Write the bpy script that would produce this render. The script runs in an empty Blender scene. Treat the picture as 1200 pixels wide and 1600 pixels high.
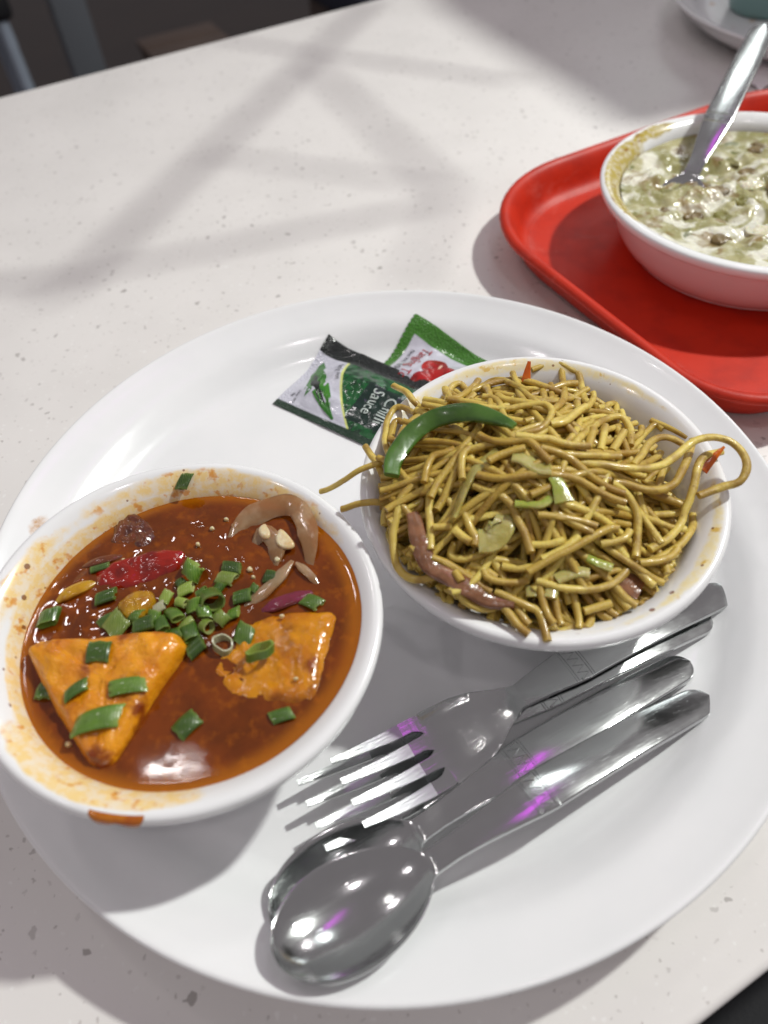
import bpy, bmesh, math, random
import numpy as np
from mathutils import Vector, Matrix, noise as mn

sc = bpy.context.scene
col = sc.collection
# ------------------------------------------------------------------ camera
cam_d = bpy.data.cameras.new('camera'); cam = bpy.data.objects.new('camera', cam_d); col.objects.link(cam)
PT, RL = math.radians(51.0854), math.radians(-5.0430)
fw = Vector((0, math.cos(PT), -math.sin(PT))); r0 = Vector((1, 0, 0)); u0 = r0.cross(fw)
rv = math.cos(RL)*r0+math.sin(RL)*u0; uv = -math.sin(RL)*r0+math.cos(RL)*u0
M = Matrix((rv, uv, -fw)).transposed().to_4x4(); M.translation = (-0.0002, -0.1704, 0.2445)
cam.matrix_world = M
cam_d.sensor_fit = 'VERTICAL'; cam_d.sensor_height = 36.0; cam_d.lens = 1166.97/1600*36
cam_d.clip_start = 0.01; cam_d.clip_end = 50
cam_d.dof.use_dof = True; cam_d.dof.focus_distance = 0.275; cam_d.dof.aperture_fstop = 8.0
sc.camera = cam
# ------------------------------------------------------------------ world and lamps
w = bpy.data.worlds.new('World'); sc.world = w; w.use_nodes = True
w.node_tree.nodes['Background'].inputs[0].default_value = (1.0, 0.91, 0.945, 1)
w.node_tree.nodes['Background'].inputs[1].default_value = 0.25
KEY = Vector((1.30, 0.585, 1.67))
def area(name, loc, target, size, size_y, power, color, shape='RECTANGLE'):
    l = bpy.data.lights.new(name, 'AREA'); l.shape = shape; l.size = size
    if shape == 'RECTANGLE': l.size_y = size_y
    l.energy = power; l.color = color
    o = bpy.data.objects.new(name, l); col.objects.link(o); o.location = loc
    o.rotation_euler = (Vector(target)-Vector(loc)).to_track_quat('-Z', 'Y').to_euler()
    return o
area('key_spot', KEY, (0, 0.05, 0), 0.10, 0, 38, (0.98, 1.0, 0.95), 'DISK')
area('highlight_panel', (-0.684, 0.668, 2.0), (-0.684, 0.668, 0), 0.15, 0.02, 0.6, (1.0, 0.95, 0.93))
area('far_panel', (2.3, 4.7, 2.0), (0.2, 0.3, 0), 1.6, 0.7, 9.0, (0.92, 1.0, 0.98))
area('highlight_panel', (.9, 1.95, 2.6), (.9, 1.95, 0), .42, .42, 3.6, (0.93, 1.0, 0.98))  # added lamp, placed to give the far spoon handle a bright reflection
area('magenta_strip', (0.52, 0.74, 1.96), (0.1, 0, 0), 0.07, 0.6, 0.36, (0.8, 0.0, 1.0))
for gx, gy, gs, gp in ((-1.3, 1.5, .18, 3.6), (.55, -.8, .14, 3.2), (-1.5, -.5, .16, 3.2), (1.6, 2.4, .2, 3.2)):
    area('ceiling_downlight', (gx, gy, 2.6), (gx*.6, gy*.6, 0), gs, 0, gp, (1.0, .92, .94), 'DISK')
sc.view_settings.view_transform = 'Standard'; sc.view_settings.look = 'None'
sc.view_settings.exposure = 0.0; sc.view_settings.gamma = 1.0
sc.cycles.max_bounces = 8

# ------------------------------------------------------------------ helpers
MM = 0.001
def lin(r, g, b):
    f = lambda c: (c/255/12.92) if c/255 <= .04045 else ((c/255+.055)/1.055)**2.4
    return (f(r), f(g), f(b), 1)
def smooth(me, ang=50):
    me.polygons.foreach_set('use_smooth', [True]*len(me.polygons))
    if ang: me.set_sharp_from_angle(angle=math.radians(ang))
def link(name, me, mat, parent=None, label=None, cat=None, group=None, kind=None, ang=50, base=True):
    """vertices come in world metres; the object's origin goes to the base of the mesh (or to its parent's)."""
    smooth(me, ang)
    if mat is not None:
        me.materials.clear()
        for m_ in (mat if isinstance(mat, (list, tuple)) else [mat]): me.materials.append(m_)
    o = bpy.data.objects.new(name, me); col.objects.link(o)
    if parent is not None:
        o.parent = parent; w_ = Vector(parent.location)+(Vector(parent.parent.location) if parent.parent else Vector()); me.transform(Matrix.Translation(-w_))
    elif base:
        n = len(me.vertices); a = np.empty(n*3); me.vertices.foreach_get('co', a); a = a.reshape(-1, 3)
        c = Vector(((a[:, 0].min()+a[:, 0].max())/2, (a[:, 1].min()+a[:, 1].max())/2, a[:, 2].min()))
        me.transform(Matrix.Translation(-c)); o.location = c
    if label: o['label'] = label
    if cat: o['category'] = cat
    if group: o['group'] = group
    if kind: o['kind'] = kind
    return o
def empty(name, loc, label, cat, group=None):
    o = bpy.data.objects.new(name, None); col.objects.link(o); o.location = loc; o.empty_display_size = .01
    o['label'] = label; o['category'] = cat
    if group: o['group'] = group
    return o
def mesh(name, V, F):
    me = bpy.data.meshes.new(name); me.from_pydata([tuple(map(float, v)) for v in V], [], [tuple(map(int, f)) for f in F]); me.validate(); me.update(); return me
def lathe(prof, n=128, close=True):
    """prof: (r, z) list from the top centre round the edge to the bottom centre."""
    V = []; F = []; k = len(prof)
    for r, z in prof:
        for i in range(n):
            a = 2*math.pi*i/n; V.append((r*math.cos(a), r*math.sin(a), z))
    for j in range(k-1):
        for i in range(n):
            i2 = (i+1) % n; F.append((j*n+i, (j+1)*n+i, (j+1)*n+i2, j*n+i2))
    return np.array(V), F
def cr(P, m=6):
    """smooth a profile (Catmull-Rom)"""
    P = np.array(P, float); Q = np.vstack([2*P[0]-P[1], P, 2*P[-1]-P[-2]]); out = []
    for i in range(len(P)-1):
        a, b, c, d = Q[i:i+4]
        for t in np.arange(m)/m: out.append(.5*((2*b)+(c-a)*t+(2*a-5*b+4*c-d)*t*t+(3*b-a-3*c+d)*t**3))
    out.append(P[-1]); return np.array(out)
def nz(p, s, o=0): return mn.noise(Vector((p[0]*s+o, p[1]*s+o*1.7, p[2]*s-o)))
def sweep(P, rad, sides=8, flat=1.0, cap=True, up=None, taper=None, seed=0, sq=0.0, twist=0.0):
    """tube (flat=1) or ribbon along P (m); rad = half width, flat*rad = half thickness."""
    P = np.array(P); n = len(P); T = np.gradient(P, axis=0); T /= np.linalg.norm(T, axis=1)[:, None]+1e-12
    V = []; F = []
    upv = np.array((0, 0, 1.0)) if up is None else np.array(up)
    for i in range(n):
        s = np.cross(upv, T[i]); ln = np.linalg.norm(s); s = s/ln if ln > .15 else (np.array((1., 0, 0)) if i == 0 else s_prev)
        s = s-T[i]*s.dot(T[i]); s /= np.linalg.norm(s); s_prev = s; u = np.cross(T[i], s)
        t = i/(n-1); rr = rad*(taper(t) if taper else 1.0)
        tw = twist*t+.25*nz(P[i], 60, seed); c_, s_ = math.cos(tw), math.sin(tw); s, u = s*c_+u*s_, u*c_-s*s_
        for k in range(sides):
            a = 2*math.pi*(k+.5)/sides; ca, sa = math.cos(a), math.sin(a)
            if sq: ca = math.copysign(abs(ca)**(1-sq), ca); sa = math.copysign(abs(sa)**(1-sq), sa)
            w = 1+.11*nz(P[i]+np.array((k*.01, 0, 0)), 190, seed)+.06*nz(P[i], 45, seed+4)
            V.append(P[i]+rr*w*(s*ca+u*sa*flat))
    for i in range(n-1):
        for k in range(sides):
            k2 = (k+1) % sides; F.append((i*sides+k, i*sides+k2, (i+1)*sides+k2, (i+1)*sides+k))
    if cap: F.append(tuple(range(sides))[::-1]); F.append(tuple((n-1)*sides+k for k in range(sides)))
    return V, F
def slab(poly, z0, z1, p=5.0, nr=14, per=6, wob=.3, seed=0, fn=None):
    """rounded slab over a star-shaped outline (mm); top z1, underside z0; fn(x,y)->extra z."""
    poly = np.array(poly, float); c = poly.mean(0)
    O = []
    m = len(poly)
    for i in range(m):
        a, b, c_, d = poly[(i-1) % m], poly[i], poly[(i+1) % m], poly[(i+2) % m]
        for t in np.arange(per)/per: O.append(.5*((2*b)+(c_-a)*t*.9+b*0+((2*a-5*b+4*c_-d)*t*t+(3*b-a-3*c_+d)*t**3)) if False else b*(1-t)+c_*t)
    O = np.array(O); 
    for _ in range(2): O = (np.roll(O, 1, 0)+2*O+np.roll(O, -1, 0))/4
    n = len(O); V = []; F = []
    S = [1-(1-i/nr)**2.0 for i in range(nr+1)]
    zm = (z0+z1)/2; hz = (z1-z0)/2
    def ring(s, sign):
        h = hz*(max(0, 1-s**p))**(1/2.2)
        for q in O:
            x, y = c+(q-c)*s; z = zm+sign*h
            d = wob*(nz((x, y, z), .28, seed)+.5*nz((x, y, z), .8, seed+3))
            V.append((x+(q[0]-c[0])*.02*nz((x, y, z), .3, seed+9), y, z+d+(fn(x, y) if fn else 0)))
    V.append((c[0], c[1], z1+(fn(*c) if fn else 0)))
    for s in S[1:]: ring(s, 1)
    for s in S[-2:0:-1]: ring(s, -1)
    V.append((c[0], c[1], z0+(fn(*c) if fn else 0))); R = 2*nr-1
    for k in range(n): F.append((0, 1+k, 1+(k+1) % n))
    for j in range(R-1):
        for k in range(n): F.append((1+j*n+k, 1+(j+1)*n+k, 1+(j+1)*n+(k+1) % n, 1+j*n+(k+1) % n))
    e = len(V)-1
    for k in range(n): F.append((e, 1+(R-1)*n+(k+1) % n, 1+(R-1)*n+k))
    return np.array(V)*MM, F

# ------------------------------------------------------------------ materials
class NT:
    def __init__(s, name):
        s.m = bpy.data.materials.new(name); s.m.use_nodes = True; s.t = s.m.node_tree; s.b = s.t.nodes['Principled BSDF']
    def n(s, typ, **kw):
        x = s.t.nodes.new(typ)
        for k, v in kw.items(): setattr(x, k, v)
        return x
    def l(s, a, b): s.t.links.new(a, b)
    def coord(s, which='Object'):
        if not hasattr(s, '_tc'): s._tc = s.n('ShaderNodeTexCoord')
        return s._tc.outputs[which]
    def noise(s, scale, detail=3, rough=.55, vec=None, dist=0):
        x = s.n('ShaderNodeTexNoise'); x.inputs['Scale'].default_value = scale; x.inputs['Detail'].default_value = detail; x.inputs['Roughness'].default_value = rough; x.inputs['Distortion'].default_value = dist
        s.l(vec if vec is not None else s.coord(), x.inputs['Vector']); return x.outputs['Fac']
    def ramp(s, fac, lo, hi):
        x = s.n('ShaderNodeMapRange'); x.interpolation_type = 'SMOOTHSTEP'; x.inputs[1].default_value = lo; x.inputs[2].default_value = hi; s.l(fac, x.inputs[0]); return x.outputs[0]
    def math(s, op, a, b=None, clamp=False):
        x = s.n('ShaderNodeMath', operation=op, use_clamp=clamp)
        for i, v in enumerate((a, b)):
            if v is None: continue
            if isinstance(v, (int, float)): x.inputs[i].default_value = v
            else: s.l(v, x.inputs[i])
        return x.outputs[0]
    def mix(s, fac, a, b):
        x = s.n('ShaderNodeMix', data_type='RGBA')
        for sock, v in ((x.inputs[0], fac), (x.inputs[6], a), (x.inputs[7], b)):
            if isinstance(v, (tuple, list)): sock.default_value = v if len(v) == 4 else (*v, 1)
            elif isinstance(v, (int, float)): sock.default_value = v
            else: s.l(v, sock)
        return x.outputs[2]
    def attr(s, name): x = s.n('ShaderNodeAttribute', attribute_name=name); return x.outputs['Fac']
    def rnd(s): return s.n('ShaderNodeObjectInfo').outputs['Random']
    def set(s, **kw):
        for k, v in kw.items():
            i = s.b.inputs[k.replace('_', ' ')]
            if isinstance(v, (int, float, tuple)): i.default_value = v
            else: s.l(v, i)
        return s
    def bump(s, h, strength, dist=.001):
        x = s.n('ShaderNodeBump'); x.inputs['Strength'].default_value = strength; x.inputs['Distance'].default_value = dist; s.l(h, x.inputs['Height']); s.l(x.outputs[0], s.b.inputs['Normal']); return s
def wet(name, c1, c2, scale=150, lo=.4, hi=.6, rough=.28, sss=.25, rad=(.004, .002, .0008), c3=None, s3=600, l3=.62, h3=.72, vary=0.0, bump=.25, bs=700, coat=.3):
    k = NT(name); c = k.mix(k.ramp(k.noise(scale), lo, hi), c1, c2)
    if c3: c = k.mix(k.ramp(k.noise(s3, 4), l3, h3), c, c3)
    if vary:
        h = k.n('ShaderNodeHueSaturation'); k.l(c, h.inputs['Color']); k.l(k.math('MULTIPLY_ADD', k.rnd(), vary) if False else k.math('ADD', k.math('MULTIPLY', k.rnd(), vary), 1-vary/2), h.inputs['Value']); c = h.outputs[0]
    k.set(Base_Color=c, Roughness=rough, Subsurface_Weight=sss, Coat_Weight=coat, Coat_Roughness=.12); k.b.inputs['Subsurface Radius'].default_value = rad; k.b.inputs['Subsurface Scale'].default_value = 1.0
    k.bump(k.noise(bs, 2), bump); return k.m

# speckled white quartz of the table
k = NT('quartz')
def flecks(scale, thr, seed):
    mp = k.n('ShaderNodeMapping'); mp.inputs['Location'].default_value = (seed, seed*1.3, 0); mp.inputs['Scale'].default_value = (1, 1, 1)
    k.l(k.coord(), mp.inputs[0])
    wv = k.n('ShaderNodeTexNoise'); wv.inputs['Scale'].default_value = scale*1.3; k.l(mp.outputs[0], wv.inputs['Vector'])
    ad = k.n('ShaderNodeVectorMath', operation='MULTIPLY_ADD'); ad.inputs[1].default_value = (1.1/scale,)*3; k.l(wv.outputs['Color'], ad.inputs[0]); k.l(mp.outputs[0], ad.inputs[2])
    v = k.n('ShaderNodeTexVoronoi'); v.inputs['Scale'].default_value = scale; k.l(ad.outputs[0], v.inputs['Vector'])
    sp = k.n('ShaderNodeSeparateColor'); k.l(v.outputs['Color'], sp.inputs[0])
    size = k.math('MULTIPLY', k.math('POWER', sp.outputs[0], 3.0), thr)
    return k.math('MULTIPLY', k.ramp(k.math('SUBTRACT', size, v.outputs['Distance']), 0.0, .06), k.math('ADD', k.math('MULTIPLY', sp.outputs[1], .8), .2))
base = k.mix(k.ramp(k.noise(14, 4), .35, .7), lin(233, 230, 227), lin(227, 224, 221))
c = k.mix(k.math('MULTIPLY', flecks(225, .35, 1), .58), base, lin(112, 103, 98))
c = k.mix(k.math('MULTIPLY', flecks(420, .34, 7), .5), c, lin(128, 117, 110))
c = k.mix(k.math('MULTIPLY', flecks(420, .36, 3), .55), c, lin(250, 250, 248))
k.set(Base_Color=c, Roughness=.33, Specular_IOR_Level=.4); k.bump(k.noise(900, 2), .03); QUARTZ = k.m

def melamine(name, stain=None, heavy=.4):
    k = NT(name); c = k.mix(k.ramp(k.noise(25, 3), .3, .75), lin(241, 241, 242), lin(236, 237, 238))
    if stain:
        (s1, s2) = stain; a = k.attr('stain'); br = k.noise(330, 4, .65); br2 = k.noise(110, 3)
        f = k.ramp(k.math('ADD', a, k.math('MULTIPLY', k.math('SUBTRACT', br2, .5), .9)), .35, .75)
        c = k.mix(k.math('MULTIPLY', f, k.math('ADD', k.math('MULTIPLY', k.ramp(br, .35, .6), .45), heavy)), c, s1)
        c = k.mix(k.math('MULTIPLY', k.math('MULTIPLY', f, k.ramp(k.noise(210, 3, .6), .56, .68)), .8), c, s2)
        sp = k.n('ShaderNodeTexVoronoi'); sp.inputs['Scale'].default_value = 260; k.l(k.coord(), sp.inputs['Vector'])
        sc_ = k.n('ShaderNodeSeparateColor'); k.l(sp.outputs['Color'], sc_.inputs[0])
        dot = k.ramp(k.math('SUBTRACT', k.math('MULTIPLY', k.math('POWER', sc_.outputs[0], 4.0), .28), sp.outputs['Distance']), 0, .05)
        c = k.mix(k.math('MULTIPLY', k.math('MULTIPLY', dot, k.ramp(a, .2, .5)), .8), c, lin(120, 55, 15))
    k.set(Base_Color=c, Roughness=k.math('ADD', k.math('MULTIPLY', k.noise(35, 5, .6), .12), .12), Specular_IOR_Level=.5, Subsurface_Weight=.12, Coat_Weight=.2, Coat_Roughness=.05)
    k.b.inputs['Subsurface Radius'].default_value = (.003, .003, .003); k.b.inputs['Subsurface Scale'].default_value = 1
    k.bump(k.noise(60, 2), .02); return k.m
PLATE = melamine('white_melamine', (lin(200, 150, 90), lin(150, 90, 30)))
BOWL1 = melamine('white_melamine_curry_stained', (lin(244, 208, 122), lin(220, 140, 28)))
BOWL2 = melamine('white_melamine_noodle_stained', (lin(244, 228, 170), lin(222, 180, 60)))
BOWL3 = melamine('white_melamine_baked_on', (lin(186, 166, 80), lin(132, 74, 16)), .6)
k = NT('stainless_steel')
mp = k.n('ShaderNodeMapping'); mp.inputs['Scale'].default_value = (40, 900, 900); k.l(k.coord(), mp.inputs[0])
sr = k.noise(1.0, 3, .6, mp.outputs[0]); scr = k.n('ShaderNodeTexVoronoi', feature='DISTANCE_TO_EDGE'); scr.inputs['Scale'].default_value = 120
mp2 = k.n('ShaderNodeMapping'); mp2.inputs['Scale'].default_value = (.35, 2.2, 1); mp2.inputs['Rotation'].default_value = (0, 0, .5); k.l(k.coord(), mp2.inputs[0]); k.l(mp2.outputs[0], scr.inputs['Vector'])
mp3 = k.n('ShaderNodeMapping'); mp3.inputs['Scale'].default_value = (70, 1600, 900); mp3.inputs['Rotation'].default_value = (0, 0, .7); k.l(k.coord(), mp3.inputs[0]); s3_ = k.ramp(k.noise(1.0, 2, .5, mp3.outputs[0]), .66, .72)
rg = k.math('ADD', k.math('ADD', k.math('MULTIPLY', k.noise(90, 4), .12), k.math('MULTIPLY', sr, .08)), .035)
k.set(Base_Color=k.mix(k.noise(70, 3), (.52, .535, .535, 1), (.62, .635, .63, 1)), Metallic=1.0, Roughness=rg)
k.bump(k.math('ADD', sr, k.math('MULTIPLY', s3_, 1.6)), .07, .0004); STEEL = k.m
k = NT('brushed_steel'); mp = k.n('ShaderNodeMapping'); mp.inputs['Scale'].default_value = (60, 1500, 900); k.l(k.coord(), mp.inputs[0]); s_ = k.noise(1.0, 3, .6, mp.outputs[0])
k.set(Base_Color=(.52, .535, .535, 1), Metallic=1.0, Roughness=.3); k.bump(s_, .25, .0005); BRUSH = k.m
k = NT('red_plastic'); c = k.mix(k.ramp(k.noise(60, 3), .4, .7), lin(197, 43, 15), lin(180, 36, 13)); c = k.mix(k.math('MULTIPLY', k.ramp(k.noise(16, 6, .7, dist=.6), .58, .72), .22), c, lin(214, 150, 140)); k.set(Base_Color=c, Roughness=k.math('ADD', k.math('MULTIPLY', k.noise(40, 4), .25), .34), Specular_IOR_Level=.35); k.bump(k.noise(1400, 2), .12); RED = k.m
k = NT('dark_floor'); k.set(Base_Color=k.mix(k.noise(6, 4), lin(48, 37, 30), lin(27, 21, 19)), Roughness=.5); FLOOR = k.m
k = NT('black_upholstery'); k.set(Base_Color=lin(16, 16, 22), Roughness=.75); k.bump(k.noise(300, 2), .3); BLACK = k.m
k = NT('navy_upholstery'); k.set(Base_Color=lin(34, 38, 54), Roughness=.7); k.bump(k.noise(300, 2), .3); NAVY = k.m
k = NT('grey_paint'); k.set(Base_Color=lin(104, 108, 114), Roughness=.5); GREY = k.m
k = NT('chrome'); k.set(Base_Color=(.52, .60, .72, 1), Metallic=.35, Roughness=.25); CHROME = k.m
k = NT('brown_board'); k.set(Base_Color=k.mix(k.noise(9, 3), lin(84, 66, 54), lin(66, 52, 44)), Roughness=.55); BOARD = k.m
k = NT('matte_dark_metal'); k.set(Base_Color=lin(60, 60, 60), Roughness=.5, Metallic=.6); DARKMETAL = k.m
k = NT('teal_ceramic'); k.set(Base_Color=lin(126, 160, 156), Roughness=.3); TEAL = k.m
k = NT('napkin_paper'); k.set(Base_Color=lin(236, 230, 232), Roughness=.9); k.bump(k.noise(500, 3), .3); PAPER = k.m
# ------------------------------------------------------------------ the surface and what lies behind it
TH = math.radians(25.4); AX = np.array((math.cos(TH), math.sin(TH))); BX = np.array((-AX[1], AX[0]))
def tb(a, b): return AX*a+BX*b                       # table frame (mm) -> plan (mm)
def boxmesh(name, a0, a1, b0, b1, z0, z1, bev=.002, seg=2):
    bm = bmesh.new(); vs = []
    for z in (z0, z1):
        for a, b in ((a0, b0), (a1, b0), (a1, b1), (a0, b1)):
            p = tb(a, b)*MM; vs.append(bm.verts.new((p[0], p[1], z*MM)))
    for f in ((3, 2, 1, 0), (4, 5, 6, 7), (0, 1, 5, 4), (1, 2, 6, 5), (2, 3, 7, 6), (3, 0, 4, 7)): bm.faces.new([vs[i] for i in f])
    if bev: bmesh.ops.bevel(bm, geom=bm.edges[:], offset=bev, segments=seg, affect='EDGES', profile=.5)
    me = bpy.data.meshes.new(name); bm.to_mesh(me); bm.free(); return me
bm = bmesh.new(); bmesh.ops.create_grid(bm, x_segments=2, y_segments=2, size=6); me = bpy.data.meshes.new('floor'); bm.to_mesh(me); bm.free()
me.transform(Matrix.Translation((0, 2, -.74))); link('floor', me, FLOOR, kind='structure', base=False)
tp = tb(250, 198)*MM
table = empty('table', (tp[0], tp[1], -.74), 'white speckled quartz-topped table everything stands on', 'table')
link('tabletop', boxmesh('tabletop', -900, 1000, -172.6, 568.4, -28, 0, .0025, 3), QUARTZ, table)
link('support_panel', boxmesh('support_panel', -830, -800, 0, 400, -740, -28.5, .002), DARKMETAL, table)
link('support_panel', boxmesh('support_panel', 900, 930, 0, 400, -740, -28.5, .002), DARKMETAL, table)
# dim seats past the far edge of the table
def tube(name, pts, r, mat, parent, sides=12):
    V, F = sweep(resample(np.array(pts), .02), r, sides); return link(name, mesh(name, V, F), mat, parent)

def resample(P, ds=0.9):
    P = np.array(P, float); n = len(P); Q = np.vstack([2*P[0]-P[1], P, 2*P[-1]-P[-2]]); out = []
    for i in range(n-1):
        a, b, c, d = Q[i:i+4]; m = max(2, int(np.linalg.norm(c-b)/ds)); t = (np.arange(m)/m)[:, None]
        out.append(.5*((2*b)+(c-a)*t+(2*a-5*b+4*c-d)*t*t+(3*b-a-3*c+d)*t**3))
    out.append(P[-1:]); return np.vstack(out)
ch = empty('chair', (-.95, 1.95, -.74), 'black chair with shiny metal legs past the far table edge', 'chair')
link('seat', boxmesh('seat', -260, 110, 1880, 2250, -310, -250, .015, 3), BLACK, ch)
for a_, b_ in ((-232, 1905), (82, 1905), (82, 2220), (-232, 2220)):
    p = tb(a_, b_)*MM; tube('leg', [(p[0], p[1], -.31), (p[0], p[1], -.5), (p[0], p[1], -.738)], .014, CHROME, ch)
link('backrest', boxmesh('backrest', -250, 100, 2235, 2265, -230, 120, .012, 3), BLACK, ch)
p1_ = tb(-232, 2230)*MM; p2_ = tb(82, 2230)*MM
for p in (p1_, p2_): tube('back_post', [(p[0], p[1], -.25), (p[0], p[1], -.1), (p[0], p[1], 0.10)], .012, CHROME, ch)
c2 = empty('chair', (.13, -.35, -.74), 'black chair added to darken the corner past the near table edge', 'chair')  # added chair: its black seat keeps the corner past the table dark
link('seat', boxmesh('seat', -80, 400, -640, -185, -330, -270, .015, 3), BLACK, c2)
for a_, b_ in ((-50, -215), (370, -215), (370, -610), (-50, -610)):
    p = tb(a_, b_)*MM; tube('leg', [(p[0], p[1], -.332), (p[0], p[1], -.5), (p[0], p[1], -.738)], .014, CHROME, c2)
st = empty('bench_seat', (.1, 1.9, -.74), 'dark navy bench past the far table edge', 'bench')
link('seat', boxmesh('seat', 700, 1500, 1330, 1700, -330, -260, .015, 3), NAVY, st)
link('plinth', boxmesh('plinth', 720, 1480, 1350, 1680, -740, -330.5, .004), BOARD, st)
pn = empty('partition_post', (-.6, 2.0, -.74), 'grey painted post standing between the dark chairs', 'post')
link('shaft', boxmesh('shaft', 190, 265, 1870, 1930, -738, 600, .004), GREY, pn)
link('foot_plate', boxmesh('foot_plate', 160, 295, 1840, 1960, -740, -730, .003), GREY, pn)
cb = empty('low_crate', (-.2, 2.4, -.74), 'brown wooden crate on the dark floor', 'crate')
for i in range(3): link('board', boxmesh('board', 420, 640, 1900+i*105, 2000+i*105, -520, -505, .002), BOARD, cb)
for i in range(2): link('side_panel', boxmesh('side_panel', 425+i*200, 437+i*200, 1905, 2205, -738, -520.5, .002), BOARD, cb)

# ------------------------------------------------------------------ serving plate
PL = [(0, 6), (50, 6), (95, 6), (113, 6.05), (118, 6.5), (122.5, 8.6), (127, 12.4), (131, 15.6), (134.5, 17.5), (139.5, 19.4), (144.5, 21.6), (147.6, 23.2), (149.2, 23.7), (150.2, 23), (149.8, 21.8), (147, 19.8), (142, 16), (135, 9.8), (127, 4.6), (117, 2.6), (105, 2.4), (103.5, .2), (99.5, .2), (98, 2.4), (50, 2.4), (0, 2.4)]
def plate_z(r): return float(np.interp(r, [q[0] for q in PL[:13]], [q[1] for q in PL[:13]]))
def attr(me, name, vals):
    a = me.attributes.new(name, 'FLOAT', 'POINT'); a.data.foreach_set('value', np.asarray(vals, dtype=np.float32))
def ang_mask(th, c, wdt): d = (th-c+math.pi) % (2*math.pi)-math.pi; return np.clip(1-np.abs(d)/wdt, 0, 1)
def make_plate(name, loc, label, stain=None):
    V, F = lathe(cr(PL, 4), 160); V = V*MM; me = mesh(name, V+np.array(loc), F)
    s = np.zeros(len(V))
    if stain is not None: s = stain(V)
    attr(me, 'stain', s); return link(name, me, PLATE, None, label, 'plate', ang=70)
def st1(V):
    th = np.arctan2(V[:, 1], V[:, 0]); r = np.hypot(V[:, 0], V[:, 1])*1000
    return ang_mask(th, math.radians(172), .10)*np.clip(1-np.abs(r-139)/6, 0, 1)*.9
make_plate('serving_plate', (0, 0, 0), 'large round white plate holding both food bowls and the cutlery', st1)
def st2(V):
    th = np.arctan2(V[:, 1], V[:, 0]); r = np.hypot(V[:, 0], V[:, 1])*1000
    n = np.array([nz(v, 70, 5) for v in V]); return np.clip(n*2-.25, 0, 1)*(r < 115)*.7
make_plate('serving_plate', (.418, .500, 0), 'used white plate with crumbs and a teal cup on it', st2)

# ------------------------------------------------------------------ food bowls
BP = [(0, 6), (24, 6.2), (32, 8.8), (38, 15.4), (43, 23.8), (47, 33), (50.2, 40.8), (53, 44.6), (55.8, 47), (57.8, 48), (59.3, 47.9), (60.2, 46.9), (60.3, 45.2), (59.6, 43.4), (57.6, 42.2), (55.4, 40.6), (53.6, 38), (50.6, 30.5), (46.5, 21), (41.5, 12), (37, 5), (35.4, 1.8), (35, .2), (32, .2), (31, 2.2), (0, 2.4)]
BP3 = [(0, 6), (36, 6.2), (43, 9), (47, 16), (49.5, 26), (51.2, 34), (52.6, 40.8), (54, 44.6), (56, 47), (57.8, 48), (59.3, 47.9), (60.2, 46.9), (60.3, 44.8), (59.8, 42), (58.6, 40), (56.8, 38.6), (55.6, 36), (53.6, 27), (51, 16), (48.2, 8), (45.6, 3.4), (44.4, 1.4), (44, .2), (41, .2), (40, 2.2), (0, 2.4)]
def make_bowl(name, c, n, mat, label, stain, sx=1.0, sz=1.0, bp=BP):
    """c: world mm of the base centre; n: axis"""
    V, F = lathe(cr(bp, 4), 160); V = V*np.array((sx, sx, sz))*MM
    q = Vector((0, 0, 1)).rotation_difference(Vector(n).normalized()).to_matrix()
    W = V@np.array(q).T+np.array(c)*MM
    me = mesh(name, W, F); th = np.arctan2(V[:, 1], V[:, 0]); r = np.hypot(V[:, 0], V[:, 1])*1000/sx
    inside = np.zeros(len(V)); inside[:len(V)*11//len(bp)] = 1
    attr(me, 'stain', stain(th, r, V[:, 2]*1000/sz, inside)); return link(name, me, mat, None, label, 'bowl', ang=70)
D2 = math.radians
def s_b1(th, r, z, ins):
    far = np.maximum(ang_mask(th, D2(80), 1.35), .8*ang_mask(th, D2(160), .55))*np.clip(1-np.abs(r-54)/5.0, 0, 1)*1.5
    near = ang_mask(th, D2(-112), .72)*np.clip((58.7-r)/4.0, 0, 1)*2.6
    left = ang_mask(th, D2(-170), .5)*np.clip((53-r)/3, 0, 1)*.7
    right = ang_mask(th, D2(20), .7)*np.clip((55-r)/4, 0, 1)*.8
    ring = np.clip((52.5-r)/2, 0, 1)*1.2
    return np.clip(np.maximum.reduce([far, near, left, right, ring]), 0, 1.1)*ins
def s_b2(th, r, z, ins):
    rim = np.clip(1-np.abs(r-56)/3.5, 0, 1)*np.maximum(ang_mask(th, D2(85), 1.7), .9*ang_mask(th, D2(-40), 1.2))*1.25
    wall = np.clip((53-r)/8, 0, 1)*.62
    return np.maximum(rim, wall)*ins
B1, N1 = np.array((-63.1, -49.6, 8.4)), (0.0692, -0.0117, 1)
B2, N2 = np.array((52.5, -10.2, 7.7)), (-0.0073, -0.05, 1)
b1c = B1-np.array((N1[0], N1[1], 0))*48; b2c = B2-np.array((N2[0], N2[1], 0))*48
make_bowl('curry_bowl', b1c, N1, BOWL1, 'white bowl full of red-brown paneer curry, sauce on its rim', s_b1)
make_bowl('noodle_bowl', b2c, N2, BOWL2, 'white bowl heaped with fried noodles beside the sauce sachets', s_b2)
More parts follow.
